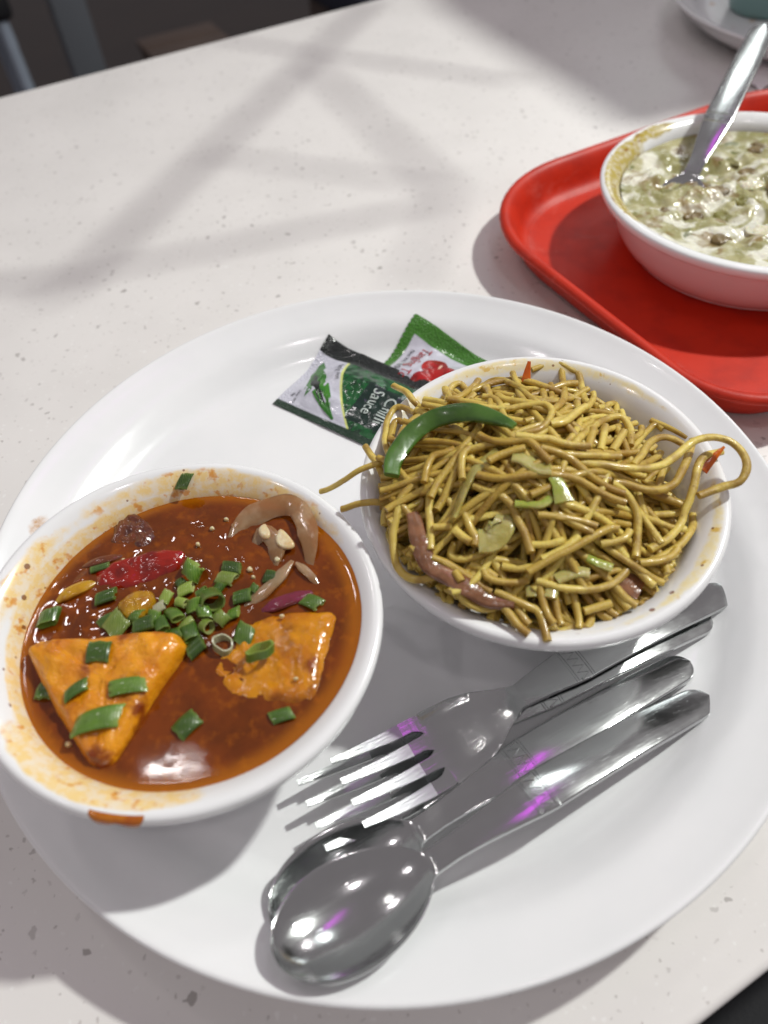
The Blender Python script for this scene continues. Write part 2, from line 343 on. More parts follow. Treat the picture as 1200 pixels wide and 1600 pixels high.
# sauce drip over the near lip of the curry bowl
def bowl_pt(c, n, th, r, z):
    q = np.array(Vector((0, 0, 1)).rotation_difference(Vector(n).normalized()).to_matrix()); return q@np.array((r*math.cos(th), r*math.sin(th), z))+c
V = []; F = []; nu, nv = 22, 12
lip = cr([(58.8, 48.2), (59.8, 47.9), (60.6, 47.1), (60.75, 45.2), (60.1, 43.3), (59.0, 42.4)], 4)
for i in range(nu+1):
    t = i/nu; th = D2(-100)+(t-.5)*.24; le = 1-abs(2*t-1)**3
    ln = (.25+.75*le)*(.75+.25*math.sin(t*9))
    for j in range(nv+1):
        s = j/nv*ln*(len(lip)-1); a = int(min(s, len(lip)-2)); rr, zz = lip[a]*(1-(s-a))+lip[a+1]*(s-a)
        ed = min(1, 3*(1-abs(2*t-1)))*min(1, 4*(1-j/nv))*min(1, .3+3*j/nv)
        V.append(bowl_pt(b1c, N1, th, rr+.32*ed-.2, zz+.1*ed)*MM)
for i in range(nu):
    for j in range(nv): a = i*(nv+1)+j; F.append((a, a+1, a+nv+2, a+nv+1))
DRIP = wet('orange_sauce', lin(190, 110, 16), lin(170, 84, 10), 200, rough=.15, sss=.1, bump=.05, coat=.6)
link('sauce_drip', mesh('sauce_drip', V, F), DRIP, bpy.data.objects['curry_bowl'], 'orange sauce run down the near lip')

# ------------------------------------------------------------------ cutlery
def cutlery(kind, name, T, az, z0, pitch, roll, label, L=156.0, group='steel cutlery on the plate', ws=1.0, arch=.75):
    """local x runs from the tip to the handle end (mm)."""
    root = empty(name, (T[0]*MM, T[1]*MM, z0*MM), label, name, group)
    R = Matrix.Rotation(D2(az), 4, 'Z')@Matrix.Rotation(D2(-pitch), 4, 'Y')@Matrix.Rotation(D2(roll), 4, 'X')
    xs = np.concatenate([7*(1-np.cos(np.linspace(0, 1, 16)*math.pi/2)), np.linspace(8, 60, 40), np.linspace(62, L-7, 34), L-7+7*np.sin(np.linspace(.05, 1, 20)*math.pi/2)])
    bx_ = L*.535
    hw = lambda x: ws*np.interp(x, [42, 48, 54, 62, 71, bx_-3, bx_+3, bx_+4.5, L-22, L-6], [4.0, 3.7, 3.6, 4.1, 5.1, 6.2, 6.6, 6.5, 6.0, 5.5])
    def hend(x): t = min(1, max(0, (x-(L-7))/7)); return math.sqrt(max(0.0, 1-t*t))
    bm = bmesh.new()
    if kind == 'spoon':
        A_, Bw, dep = 23.2, 14.6, 6.4
        def wid(x):
            e = Bw*math.sqrt(max(0, 1-((x-A_)/A_)**2))*(1-.10*(x-A_)/A_) if x < 2*A_ else 0
            h = float(hw(x))*hend(x) if x > 40 else 0
            return max((e**5+h**5)**.2, .05)
        zh = cr([(0, 0), (26, -.4), (46, .2), (60, 2.6*arch), (84, 5.2*arch), (120, 3.4*arch), (L, -3.6*arch)], 10)
        def zf(x, v):
            z = float(np.interp(x, zh[:, 0], zh[:, 1])); q = ((x-A_)/A_)**2
            if q < 1: z -= dep*(1-q)**.72*(1-abs(v)**2.3)
            if x > 52: z -= .45*v*v*min(1, (x-52)/20)
            z -= .5*max(0, (abs(v)-.92)/.08)**2
            return z
        cols = np.sin(np.linspace(-1, 1, 25)*math.pi/2)
        grid = [[bm.verts.new((x, wid(x)*v, zf(x, v))) for v in cols] for x in xs]
        for i in range(len(xs)-1):
            for j in range(len(cols)-1): bm.faces.new((grid[i][j], grid[i+1][j], grid[i+1][j+1], grid[i][j+1]))
    else:
        zh = cr([(0, 5.2), (10, 2.2), (22, .3), (34, 0), (44, 1.6), (60, 6.0), (82, 8.2), (118, 5.5), (L, -2.6)], 10)
        hd = lambda x: float(np.interp(x, [0, 12, 24, 34, 42, 48, 54, 60, 66], [11.7, 12.3, 12.8, 12.9, 12.2, 10.4, 7.0, 4.3, 3.5]))
        hh = lambda x: (hd(x) if x < 64 else float(hw(x))*hend(x))
        tl, tw0, tw1 = 31.0, 1.0, 2.3
        xs = np.unique(np.concatenate([xs, np.linspace(24, 31.5, 14)]))
        def bounds(x):
            W = hh(x)
            if x >= tl+.3: return [W*v for v in (-1, -.6, -.5, -.2, -.07, .07, .2, .5, .6, 1)][0:0] or [W*q for q in (-1, -.95, -.62, -.2, .2, .62, .95, 1)]
            tw = tw0+(tw1-tw0)*min(1, x/24)+(1.6*max(0, (x-(tl-5))/5)**2.5); cc = [-(W-tw*1.0), -(W-tw)/3, (W-tw)/3, (W-tw)]
            half = [min(tw*.93, (W-tw)/3*.999) for _ in cc]
            if x > tl-5:
                mx = (W-tw)/3*.999
            o_ = []
            for c_, h_ in zip(cc, half): o_ += [c_-h_, c_+h_]
            return o_
        prev = None
        def zf(x, v): return float(np.interp(x, zh[:, 0], zh[:, 1]))-(.4*max(0, (abs(v)-.94)/.06)**2 if x > tl else 0)-(.5*v*v if x > 60 else -.6*v*v*min(1, max(0, (x-8)/20)))
        rows = []
        for x in xs:
            b = bounds(x); W = max(hh(x), .05); rows.append([bm.verts.new((x, y, zf(x, y/W))) for y in b])
        for i in range(len(xs)-1):
            sl = xs[i+1] < tl+.2
            for j in range(7):
                if sl and j % 2 == 1: continue
                bm.faces.new((rows[i][j], rows[i+1][j], rows[i+1][j+1], rows[i][j+1]))
    bmesh.ops.recalc_face_normals(bm, faces=bm.faces[:])
    up = sum(f.normal.z for f in bm.faces) > 0
    if not up: bmesh.ops.reverse_faces(bm, faces=bm.faces[:])
    th = .9
    top = bm.faces[:]
    ret = bmesh.ops.extrude_face_region(bm, geom=top, use_keep_orig=True)
    for v in [g for g in ret['geom'] if isinstance(g, bmesh.types.BMVert)]: v.co.z -= th
    bmesh.ops.recalc_face_normals(bm, faces=bm.faces[:])
    hs = 60 if kind == 'spoon' else 62
    def finish(bm_, nm, mat, par, lab=None, ang=40):
        me = bpy.data.meshes.new(nm); bm_.to_mesh(me); bm_.free(); me.transform(Matrix.Scale(MM, 4)); smooth(me, ang); me.materials.append(mat)
        o = bpy.data.objects.new(nm, me); col.objects.link(o); o.parent = par; o.matrix_local = R if par is root else Matrix()
        if lab: o['label'] = lab
        return o
    # split into working end and handle
    head = bm.copy(); 
    bmesh.ops.delete(head, geom=[f for f in head.faces if f.calc_center_median().x > hs], context='FACES'); bmesh.ops.delete(head, geom=[v for v in head.verts if not v.link_faces], context='VERTS')
    bmesh.ops.delete(bm, geom=[f for f in bm.faces if f.calc_center_median().x <= hs], context='FACES'); bmesh.ops.delete(bm, geom=[v for v in bm.verts if not v.link_faces], context='VERTS')
    if kind == 'fork':
        tines = []
        for s in range(4):
            t_ = head.copy(); y0 = [-1, -.5, 0, .5][s]
            dele = []
            for f in t_.faces:
                c_ = f.calc_center_median(); W = hh(min(c_.x, 24)); idx = min(3, max(0, int((c_.y/W+1)/2*4)))
                if not (c_.x < 24 and idx == s): dele.append(f)
            bmesh.ops.delete(t_, geom=dele, context='FACES'); bmesh.ops.delete(t_, geom=[v for v in t_.verts if not v.link_faces], context='VERTS')
            tines.append(t_)
        bmesh.ops.delete(head, geom=[f for f in head.faces if f.calc_center_median().x < 24], context='FACES'); bmesh.ops.delete(head, geom=[v for v in head.verts if not v.link_faces], context='VERTS')
        finish(head, 'head', STEEL, root)
        for t_ in tines: finish(t_, 'tine', BRUSH, root)
    else: finish(head, 'bowl', STEEL, root)
    hb = finish(bm, 'handle', STEEL, root)
    # stamped zigzag band across the handle
    e = bmesh.new()
    def strip(pts, wd, h=.16):
        n_ = len(pts); rows_ = []
        for i in range(n_):
            a = np.array(pts[max(0, i-1)]); b = np.array(pts[min(n_-1, i+1)]); d = b-a; d /= np.linalg.norm(d); s = np.array((-d[1], d[0]))*wd/2; x, y = pts[i]; r_ = []
            for k_, hgt in ((-1, -.05), (-.45, h), (.45, h), (1, -.05)):
                q = np.array((x, y))+s*k_; r_.append(e.verts.new((q[0], q[1], zf(q[0], q[1]/float(hw(q[0])))+hgt)))
            rows_.append(r_)
        for i in range(n_-1):
            for k_ in range(3): e.faces.new((rows_[i][k_], rows_[i+1][k_], rows_[i+1][k_+1], rows_[i][k_+1]))
    for dx in (-3.4, -2.5, 2.6, 3.5): 
        W = float(hw(bx_+dx))-.25; strip([(bx_+dx, y) for y in np.linspace(-W, W, 11)], .6, .26)
    W = float(hw(bx_))-.5; nzg = 9
    strip([(bx_+(1.7 if i % 2 else -1.6), -W+2*W*i/nzg) for i in range(nzg+1)], .8, .34)
    bmesh.ops.recalc_face_normals(e, faces=e.faces[:])
    finish(e, 'stamped_band', STEEL, hb, None, 30)
    return root
cutlery('spoon', 'spoon', (-40.2, -127.6), 27.0, 19.4, -3.0, -4, 'steel spoon pinned beneath the fork tines, its bowl under another spoon', 157)
cutlery('spoon', 'spoon', (-37.9, -136.9), 25.8, 28.0, -6.0, -6, 'steel spoon nested on top of the other spoon', 156)
cutlery('fork', 'fork', (-29.8, -98.8), 22.6, 10.6, 0.0, 0, 'lower steel fork lying under the other fork', 154)
cutlery('fork', 'fork', (-18.6, -95.2), 24.8, 16.6, -1.9, 0, 'upper steel fork resting across the other fork', 156)

# ------------------------------------------------------------------ red tray with the baked dish
def rrect(a0, a1, b0, b1, r, n=14, d=0):
    rr = [max(6, q+d) for q in r]
    P = []
    for (ca, cb_, s, r) in ((a1-rr[0], b1-rr[0], 0, rr[0]), (a0+rr[1], b1-rr[1], 90, rr[1]), (a0+rr[2], b0+rr[2], 180, rr[2]), (a1-rr[3], b0+rr[3], 270, rr[3])):
        for i in range(n+1): t = D2(s+90*i/n); P.append((ca+r*math.cos(t), cb_+r*math.sin(t)))
    return np.array(P)
prof = [(-60, 4), (-22, 4), (-17, 4.6), (-12.5, 8), (-9.5, 15), (-6.5, 20), (-4.2, 22), (-2, 22.3), (-.4, 21.4), (.3, 20), (-.2, 18.8), (-2.0, 18.6), (-4.4, 18.4), (-7, 13), (-9.8, 6.5), (-13, 2.6), (-18, 1.2), (-60, 1.2)]
prof = cr(prof, 3); V = []; F = []
CR = (75, 75, 44, 44); base_r = rrect(150, 440, -32, 193, CR); n_ = len(base_r)
for d, z in prof:
    P = rrect(150-d, 440+d, -32-d, 193+d, CR, d=d)
    for a, b in P: q = tb(a, b); V.append((q[0]*MM, q[1]*MM, z*MM))
m_ = len(prof)
for j in range(m_-1):
    for i in range(n_): i2 = (i+1) % n_; F.append((j*n_+i, (j+1)*n_+i, (j+1)*n_+i2, j*n_+i2))
F.append(tuple(range(n_))); F.append(tuple((m_-1)*n_+i for i in range(n_))[::-1])
link('serving_tray', mesh('serving_tray', V, F), RED, None, 'red plastic tray with rounded corners under the baked dish', 'tray', ang=60)
# ------------------------------------------------------------------ paneer curry
ZS = 49.5
pr = np.array([q[0] for q in BP[:10]]); pz = np.array([q[1] for q in BP[:10]])
def wall_r(c, n, th, zs):
    rs = np.linspace(20, 57, 400); h = np.interp(rs, pr, pz)-rs*(n[0]*math.cos(th)+n[1]*math.sin(th))+c[2]; i = np.argmax(h > zs); return rs[i]
gc = (B1[0]-1.0, B1[1]+.4)
V = []; F = []; nt, nr = 140, 46; E_ = []
V.append((gc[0]*MM, gc[1]*MM, ZS*MM)); E_.append(0)
for j in range(1, nr+1):
    s = j/nr
    for i in range(nt):
        th = 2*math.pi*i/nt; R_ = wall_r(b1c, N1, th, ZS+.3)+.9
        x, y = gc[0]+R_*s*math.cos(th), gc[1]+R_*s*math.sin(th)
        up = max(0, (y-(-62))/60); rough_zone = np.clip((y+66)/18, 0, 1)
        z = ZS+rough_zone*(.9*max(0, nz((x, y, 0), .14, 4))+.5*nz((x, y, 0), .33, 8)+.25*nz((x, y, 0), .8, 2))*(1-s**6)+.012*nz((x, y, 0), .35, 1)+.7*max(0, (s-.955)/.045)**2
        V.append((x*MM, y*MM, z*MM)); E_.append(s**1)
for i in range(nt): F.append((0, 1+i, 1+(i+1) % nt))
for j in range(nr-1):
    for i in range(nt): a = 1+j*nt+i; b = 1+j*nt+(i+1) % nt; F.append((a, a+nt, b+nt, b))
me = mesh('curry_gravy', V, F); attr(me, 'edge', E_)
k = NT('curry_gravy'); e = k.attr('edge'); n1 = k.noise(70, 4, .6); n2 = k.noise(230, 4, .6)
c = k.mix(k.ramp(n1, .35, .65), lin(120, 55, 8), lin(98, 44, 6)); c = k.mix(k.ramp(n2, .5, .72), c, lin(138, 70, 7))
c = k.mix(k.math('MULTIPLY', k.ramp(k.math('ADD', e, k.math('MULTIPLY', k.math('SUBTRACT', n1, .5), .06)), .88, .99), .65), c, lin(186, 108, 10))
k.set(Base_Color=c, Roughness=.045, Specular_IOR_Level=.5, Subsurface_Weight=.15, Coat_Weight=.15, Coat_Roughness=.03); k.b.inputs['Subsurface Radius'].default_value = (.004, .0015, .0005); k.b.inputs['Subsurface Scale'].default_value = 1
mk = k.ramp(k.noise(45, 3), .42, .62)
k.bump(k.math('ADD', k.math('MULTIPLY', k.math('MULTIPLY', k.noise(1000, 3, .7), mk), .35), k.math('MULTIPLY', k.noise(260, 3), .06)), .06, .001)
link('curry_gravy', me, k.m, None, 'glossy red-brown curry gravy filling the bowl', 'gravy', ang=None)

PANEER = wet('fried_paneer', lin(228, 152, 18), lin(212, 128, 12), 120, .35, .65, .3, .25, (.003, .0015, .0005), lin(128, 52, 6), 60, .50, .62, bump=.6, bs=420, coat=.35)
PANEER2 = wet('sauced_paneer', lin(210, 138, 10), lin(184, 108, 8), 90, .35, .65, .2, .3, (.004, .002, .0006), lin(132, 66, 8), 70, .5, .66, bump=.5, bs=420, coat=.4)
P1 = [(-110.0, -55.4), (-105, -53.2), (-86, -54.4), (-70, -53.8), (-63.2, -55.6), (-61.6, -59.4), (-68.9, -72.4), (-78, -91.5), (-81.6, -93.6), (-85.6, -91.5), (-98.4, -74)]
V, F = slab(P1, ZS-9, ZS+6.4, 10, 22, 8, 1.0, 3, lambda x, y: .085*(y+68)+.02*(x+84))
link('paneer_piece', mesh('paneer', V, F), PANEER, None, 'triangular orange fried paneer piece topped with four green onion pieces', 'paneer', ang=None)
P2 = [(-58.5, -67.5), (-51.5, -57.2), (-45, -50.5), (-35.6, -47.8), (-17.6, -49.6), (-16.8, -53), (-23.6, -79.4), (-33, -80), (-50.4, -77)]
V, F = slab(P2, ZS-10, ZS+1.1, 8, 20, 8, .9, 8, lambda x, y: .07*(x+38)+.01*(y+64))
link('paneer_piece', mesh('paneer', V, F), PANEER2, None, 'square paneer piece half sunk in the gravy with a green onion ring', 'paneer', ang=None)
TOMATO = wet('cooked_tomato', lin(150, 24, 6), lin(112, 18, 5), 90, rough=.12, sss=.25, bump=.12, coat=.7)
V, F = slab([(-96.8, -28.2), (-92, -25.4), (-82, -22.6), (-72.6, -20.8), (-65.8, -22.6), (-66.4, -28.6), (-74, -32.6), (-84, -36), (-92.8, -34.4)], ZS-5, ZS+1.7, 5, 16, 6, .8, 2, lambda x, y: .12*(y+29))
link('tomato_piece', mesh('tomato', V, F), TOMATO, None, 'shiny red tomato piece floating in the curry', 'tomato', ang=None)
V, F = slab([(-86, -42), (-81.9, -37), (-74.9, -36.6), (-73.1, -41.8), (-76, -48), (-82, -48)], ZS-5, ZS+3.8, 3, 14, 6, .7, 6)
YEL = wet('yellow_pepper', lin(186, 140, 22), lin(160, 108, 16), 120, rough=.18, sss=.3, bump=.2, coat=.5)
link('yellow_pepper_piece', mesh('yellow_pepper', V, F), YEL, None, 'yellow pepper chunk behind the triangular paneer', 'pepper', ang=None)
ONION = NT('translucent_onion'); k = ONION
k.set(Base_Color=k.mix(k.ramp(k.noise(120, 3), .4, .65), lin(230, 196, 156), lin(206, 156, 106)), Roughness=.14, Subsurface_Weight=.2, Coat_Weight=.25, Coat_Roughness=.06, Transmission_Weight=.62); k.b.inputs['Subsurface Radius'].default_value = (.004, .003, .002); k.b.inputs['Subsurface Scale'].default_value = 1; k.bump(k.noise(300, 2), .15); ONION = k.m
DARKON = wet('sauced_red_onion', lin(110, 56, 26), lin(88, 44, 34), 140, rough=.14, sss=.3, bump=.2, coat=.6)
PURPLE = wet('purple_onion_skin', lin(120, 40, 62), lin(96, 36, 34), 140, rough=.16, sss=.25, bump=.2, coat=.5)
def ribbon(name, pts, half, thick, mat, label, cat, group=None, up=(0, 0, 1), twist=0, taper=None, sides=10, seed=0, sq=.35, ds=1.2):
    P = resample(np.array(pts, float), ds)*MM
    V, F = sweep(P, half*MM, sides, thick/half, True, up, taper, seed, sq, twist); return link(name, mesh(name, V, F), mat, None, label, cat, group, ang=60)
tap = lambda t: .35+.65*min(1, 4*t, 4*(1-t))
ribbon('onion_petal', [(-51.9, -19.5, ZS-.5), (-47, -12.8, ZS+1.5), (-38.5, -9.2, ZS+2.6), (-31.8, -8.8, ZS+3.0), (-27.2, -13.6, ZS+3), (-25.2, -23.7, ZS+2.2), (-25.4, -33, ZS-.4)], 3.6, .5, ONION, 'arched translucent onion petal standing at the curry bowl wall', 'onion', up=(.3, -.5, 1), twist=.5, taper=tap)
ribbon('onion_petal', [(-44, -22, ZS-.6), (-40, -18.6, ZS+1.8), (-36, -24, ZS+1.4), (-36.6, -31, ZS-.2)], 3.0, .7, ONION, 'curled onion petal under two garlic slices', 'onion', up=(0, -.2, 1), twist=.4, taper=tap)
ribbon('onion_strip', [(-30.6, -31, ZS+1.8), (-36.1, -38.1, ZS+1.2), (-41.9, -43.0, ZS+.3), (-47.4, -45, ZS-.8)], 2.0, .8, ONION, 'pale onion strip leading toward the sunken paneer', 'onion', taper=tap)
ribbon('onion_strip', [(-29.6, -31.5, ZS+1.4), (-26, -35.5, ZS+1), (-22.6, -40, ZS-.3)], 1.3, .6, ONION, 'thin onion sliver running toward the bowl wall', 'onion', taper=tap)
ribbon('onion_strip', [(-24.6, -42.2, ZS-.1), (-33.9, -45.6, ZS+.9), (-40.2, -47.4, ZS-.2)], 2.2, .7, PURPLE, 'purple-skinned onion strip behind the sunken paneer', 'onion', taper=tap)
ribbon('onion_strip', [(-105.2, -37.8, ZS+.2), (-101.2, -35.2, ZS+.9), (-94, -31, ZS-.2)], 2.1, 1.0, YEL, 'yellowish onion strip beside the tomato piece', 'onion', taper=tap)
ribbon('onion_strip', [(-99.5, -24.8, ZS), (-94, -23.6, ZS+.9), (-87, -21.6, ZS-.2)], 1.4, .6, DARKON, 'brownish onion strip behind the tomato piece', 'onion', taper=tap)
V, F = slab([(-91.5, -3), (-84, -4.5), (-79, -10), (-74.6, -18), (-80, -20.4), (-86, -18), (-92.4, -15.6)], ZS-3, ZS+1.0, 4.5, 14, 6, 1.5, 12, lambda x, y: .10*(y+12))
link('red_onion_piece', mesh('red_onion', V, F), DARKON, None, 'dark red onion chunk against the far bowl wall', 'onion', ang=None)
GARLIC = wet('garlic', lin(232, 214, 176), lin(216, 188, 140), 200, rough=.2, sss=.4, bump=.2, coat=.5)
rg_ = random.Random(4)
for i, P in enumerate(([(-42.6, -18.2), (-40.2, -14.7), (-38.1, -17.1), (-37.5, -21.4), (-40.0, -22.2)], [(-36.5, -21.5), (-34.7, -17.0), (-31.2, -22.1), (-29.1, -26.0), (-32.8, -27.1), (-35.8, -24.5)])):
    V, F = slab(P, ZS+1.2, ZS+3.2, 5, 8, 3, .3, i); link('garlic_slice', mesh('garlic', V, F), GARLIC, None, 'pale garlic slice lying on the curled onion petal', 'garlic', 'garlic slices on the onion', ang=None)
for i, (x, y) in enumerate(((-53.3, -10.6), (-62.1, -20.1), (-50.3, -13.4), (-35.6, -29.2), (-43.2, -35.2), (-72.1, -22.9), (-92, -85.2), (-33.6, -51.4), (-29.2, -72.4), (-44.5, -32), (-86, -24), (-58, -14), (-60, -82), (-98, -60))):
    s = rg_.uniform(.8, 1.5); a = rg_.uniform(0, 3); zt = ZS+.9+(1.6 if (y < -50 and x > -45) else 0)
    P = [(x+s*rg_.uniform(.7, 1.2)*math.cos(a+t), y+s*rg_.uniform(.6, 1.1)*math.sin(a+t)) for t in np.linspace(0, 2*math.pi, 6)[:-1]]
    V, F = slab(P, zt-1.4, zt+.5, 2.2, 4, 3, .15, i); link('garlic_bit', mesh('garlic', V, F), GARLIC, None, 'tiny minced garlic bit floating in the gravy', 'garlic', 'minced garlic bits in the gravy', ang=None)

# chopped spring onion: hollow tube pieces, squashed or open
def so_mat(name, g1, g2, inn):
    k = NT(name); st_ = k.n('ShaderNodeTexWave'); st_.inputs['Scale'].default_value = 420; st_.inputs['Distortion'].default_value = 3
    k.l(k.coord(), st_.inputs['Vector']); c = k.mix(k.ramp(k.noise(160, 3), .35, .65), g1, g2); c = k.mix(k.math('MULTIPLY', st_.outputs['Fac'], .3), c, inn); c = k.mix(k.attr('inner'), c, inn)
    h = k.n('ShaderNodeHueSaturation'); k.l(c, h.inputs['Color']); k.l(k.math('ADD', k.math('MULTIPLY', k.rnd(), .5), .6), h.inputs['Value'])
    k.set(Base_Color=h.outputs[0], Roughness=.3, Subsurface_Weight=.2, Coat_Weight=.35, Coat_Roughness=.1); k.b.inputs['Subsurface Radius'].default_value = (.0015, .002, .0006); k.b.inputs['Subsurface Scale'].default_value = 1; k.bump(st_.outputs['Fac'], .15); return k.m
SO_D = so_mat('spring_onion_dark', lin(56, 92, 24), lin(38, 68, 18), lin(118, 146, 62))
SO_M = so_mat('spring_onion_mid', lin(84, 124, 32), lin(60, 98, 24), lin(146, 170, 82))
SO_L = so_mat('spring_onion_pale', lin(142, 166, 64), lin(116, 148, 48), lin(182, 192, 118))
SO_W = so_mat('spring_onion_white', lin(196, 196, 160), lin(176, 180, 128), lin(206, 204, 170))
def spring(x, y, z, L, R, az, tilt, sq, mat, label, group, open_=False, bend=0, seed=0):
    q_ = random.Random(int(abs(x*37+y*91))); sl = q_.uniform(-.45, .45); bend = max(bend, q_.uniform(0, .55)); sq *= q_.uniform(.8, 1.25); L *= .70*q_.uniform(.85, 1.15); R *= .70*q_.uniform(.85, 1.1); n, m = 20, 7; V = []; F = []; inn = []
    for side in (0, 1):
        for j in range(m):
            t = (j/(m-1)-.5)*L
            for i in range(n):
                a = 2*math.pi*i/n; r = R*(1-.16*side)*(1+.05*math.sin(3*a+seed)); wob = .05*R*math.sin(5*a+seed*2)
                px = t+wob*(1 if j in (0, m-1) else .3)+sl*r*math.cos(a); py = r*math.cos(a); pz_ = r*sq*math.sin(a)-bend*(t/L)**2*4*.25*L
                V.append((px, py, pz_)); inn.append(1 if side else (.55 if j in (0, m-1) else 0))
    for side in (0, 1):
        o = side*n*m
        for j in range(m-1):
            for i in range(n):
                i2 = (i+1) % n; q = (o+j*n+i, o+(j+1)*n+i, o+(j+1)*n+i2, o+j*n+i2); F.append(q if side == 0 else q[::-1])
    for j in (0, m-1):
        for i in range(n): i2 = (i+1) % n; q = (j*n+i, j*n+i2, n*m+j*n+i2, n*m+j*n+i); F.append(q if j == 0 else q[::-1])
    Mx = Matrix.Translation((x*MM, y*MM, z*MM))@Matrix.Rotation(D2(az), 4, 'Z')@Matrix.Rotation(D2(-tilt), 4, 'Y')@Matrix.Scale(MM, 4)
    me = mesh('spring_onion', V, F); me.transform(Mx); attr(me, 'inner', inn)
    return link('spring_onion_piece', me, mat, None, label, 'spring onion', group, ang=55)
SON = {SO_D: 'dark green', SO_M: 'mid green', SO_L: 'pale green', SO_W: 'white'}
G1 = ('green spring onion piece lying on the triangular paneer', 'spring onion on the triangular paneer')
zp = lambda x, y: ZS+6.4+.085*(y+68)+.02*(x+84)+.9
spring(-85.4, -61.2, zp(-85, -61), 8.0, 4.6, 88, 4, .22, SO_D, *G1)
spring(-90.2, -72.0, zp(-90, -72), 9.2, 2.7, 32, 4, .45, SO_D, *G1, bend=.5)
spring(-75.8, -72.2, zp(-76, -72)-.2, 13, 3.6, 6, -3, .26, SO_M, *G1, bend=.3)
spring(-83.0, -81.2, zp(-83, -81)+.2, 16, 4.2, 9, 2, .3, SO_M, *G1, bend=.2)
spring(-67.6, 3.4, 55.6, 9.5, 2.9, 62, 22, .3, SO_D, 'dark green onion piece stuck to the bowl wall above the gravy', None)
spring(-39.2, -64.0, ZS+4.6, 4.6, 5.9, 78, 62, .85, SO_M, 'open green onion ring lying on the half-sunk paneer', None)
spring(-51.0, -59.0, ZS+1.2, 4.2, 4.6, 60, 75, .8, SO_W, 'white spring onion ring next to the half-sunk paneer', None)
spring(-55.2, -43.8, ZS+3.4, 9.5, 5.4, -62, 30, .9, SO_M, 'wide open green onion tube in the middle of the curry', None)
for q in ((-59.7, -82.5, 10, 3.8, 44, 2, .25, SO_D), (-62.4, -31.8, 7, 4.4, 60, 28, .8, SO_M), (-64.2, -37.8, 6.2, 3.4, 20, 8, .5, SO_L), (-51.6, -34.9, 9.5, 3.4, -20, 3, .4, SO_L),
          (-46.2, -42.2, 8.4, 3.2, 10, 4, .45, SO_D), (-50.3, -30.9, 8.0, 3.0, -18, 5, .5, SO_D), (-37.3, -36.2, 5.6, 3.6, 70, 6, .35, SO_D), (-24.8, -46.3, 8.8, 3.4, -34, 5, .3, SO_M),
          (-45.1, -55.8, 9.0, 4.6, 74, 6, .25, SO_M), (-66.9, -47.2, 9.0, 3.4, -52, 24, .6, SO_M), (-69.8, -40.7, 6, 3.0, 64, 10, .5, SO_L), (-71.6, -44.2, 5, 2.6, 30, 10, .5, SO_W),
          (-75.3, -50.2, 9, 3.6, 14, 5, .5, SO_D), (-84.4, -48.6, 11, 6.0, 52, 12, .35, SO_L), (-80.6, -42.6, 6.5, 2.2, 66, 40, .3, SO_D), (-89.3, -37.9, 8, 3.2, 16, 3, .5, SO_D),
          (-105.6, -44.2, 6.4, 4.4, 84, 2, .5, SO_D), (-101.6, -68.6, 6.5, 4.0, 80, 2, .4, SO_D), (-33.5, -82.2, 8, 2.8, 12, 3, .3, SO_D), (-61.5, -53.6, 8, 3.6, -70, 5, .5, SO_D),
          (-93.2, -26.4, 9, 2.2, 12, 3, .4, SO_D), (-59.2, -58.8, 7.5, 3.2, 40, 10, .5, SO_D), (-88, -46.4, 8, 2.6, 24, 14, .4, SO_D), (-52.2, -49.8, 5, 4.0, 40, 14, .7, SO_L), (-62.8, -50.6, 7, 2.0, 40, 10, .5, SO_L), (-70.2, -50.4, 8, 3.4, -64, 15, .6, SO_D), (-57.5, -47.6, 6, 3.2, 110, 15, .7, SO_M), (-66.5, -54, 7, 3, 10, 10, .5, SO_D), (-58.5, -40.5, 5, 2.6, 20, 20, .7, SO_M), (-60.4, -45.2, 6, 3.4, 80, 30, .8, SO_M), (-64.8, -43.2, 5, 2.4, -30, 15, .6, SO_L), (-53.8, -38.6, 5, 2.8, 50, 20, .7, SO_D), (-72.8, -47.6, 6, 3, 75, 20, .6, SO_M), (-78.4, -46.4, 6, 3.4, -20, 15, .5, SO_M), (-48.6, -48.4, 5, 2.6, 15, 12, .6, SO_M), (-56.4, -52.2, 5, 3, -40, 25, .7, SO_L), (-42.6, -39.6, 4, 2, 60, 10, .5, SO_M), (-66.2, -35.2, 4, 2.4, -50, 12, .6, SO_D)):
    x, y = q[0], q[1]; spring(x, y, ZS+.5+.5*q[3]*q[6]+(1.0 if (x+66)**2/160+(y+46)**2/60 < 1 else 0), *q[2:], 'chopped %s spring onion piece floating in the curry gravy' % SON[q[7]], '%s spring onion in the curry gravy' % SON[q[7]], seed=x)

# ------------------------------------------------------------------ fried noodles
# ---- noodle laying: strands settle one by one on a height field (mm, plate centre = origin) ----
HX0, HY0, HS, HN = -20.0, -80.0, 0.5, 290
B2C = (52.5, -10.2)
def bowl_in_z(r):
    return np.interp(r, [0, 24, 32, 38, 43, 47, 50.2, 53, 55.8, 58, 60, 60.5, 200], [12.2, 12.4, 15, 21.6, 30, 39.2, 47.3, 51.3, 54, 55.3, 55.2, 6, 6])
def dome(x, y):
    dy = (y+13)
    return 75 - np.where(x > 43, 20, 27)*((x-43)/50)**2 - np.where(dy > 0, 15*(dy/55)**2, 29*(dy/48)**2) - 5.5*np.clip((x-66)/22, 0, 1.3)*np.clip((y+4)/28, 0, 1.3)
def init_field():
    xs = HX0+HS*np.arange(HN); X, Y = np.meshgrid(xs, HY0+HS*np.arange(HN), indexing='ij')
    r = np.hypot(X-B2C[0], Y-B2C[1])
    b = bowl_in_z(r) + 0.05*(Y-B2C[1])*(r < 60.4)
    core = np.where(r < 50, dome(X, Y)-15, -50)
    return np.maximum(b, core)
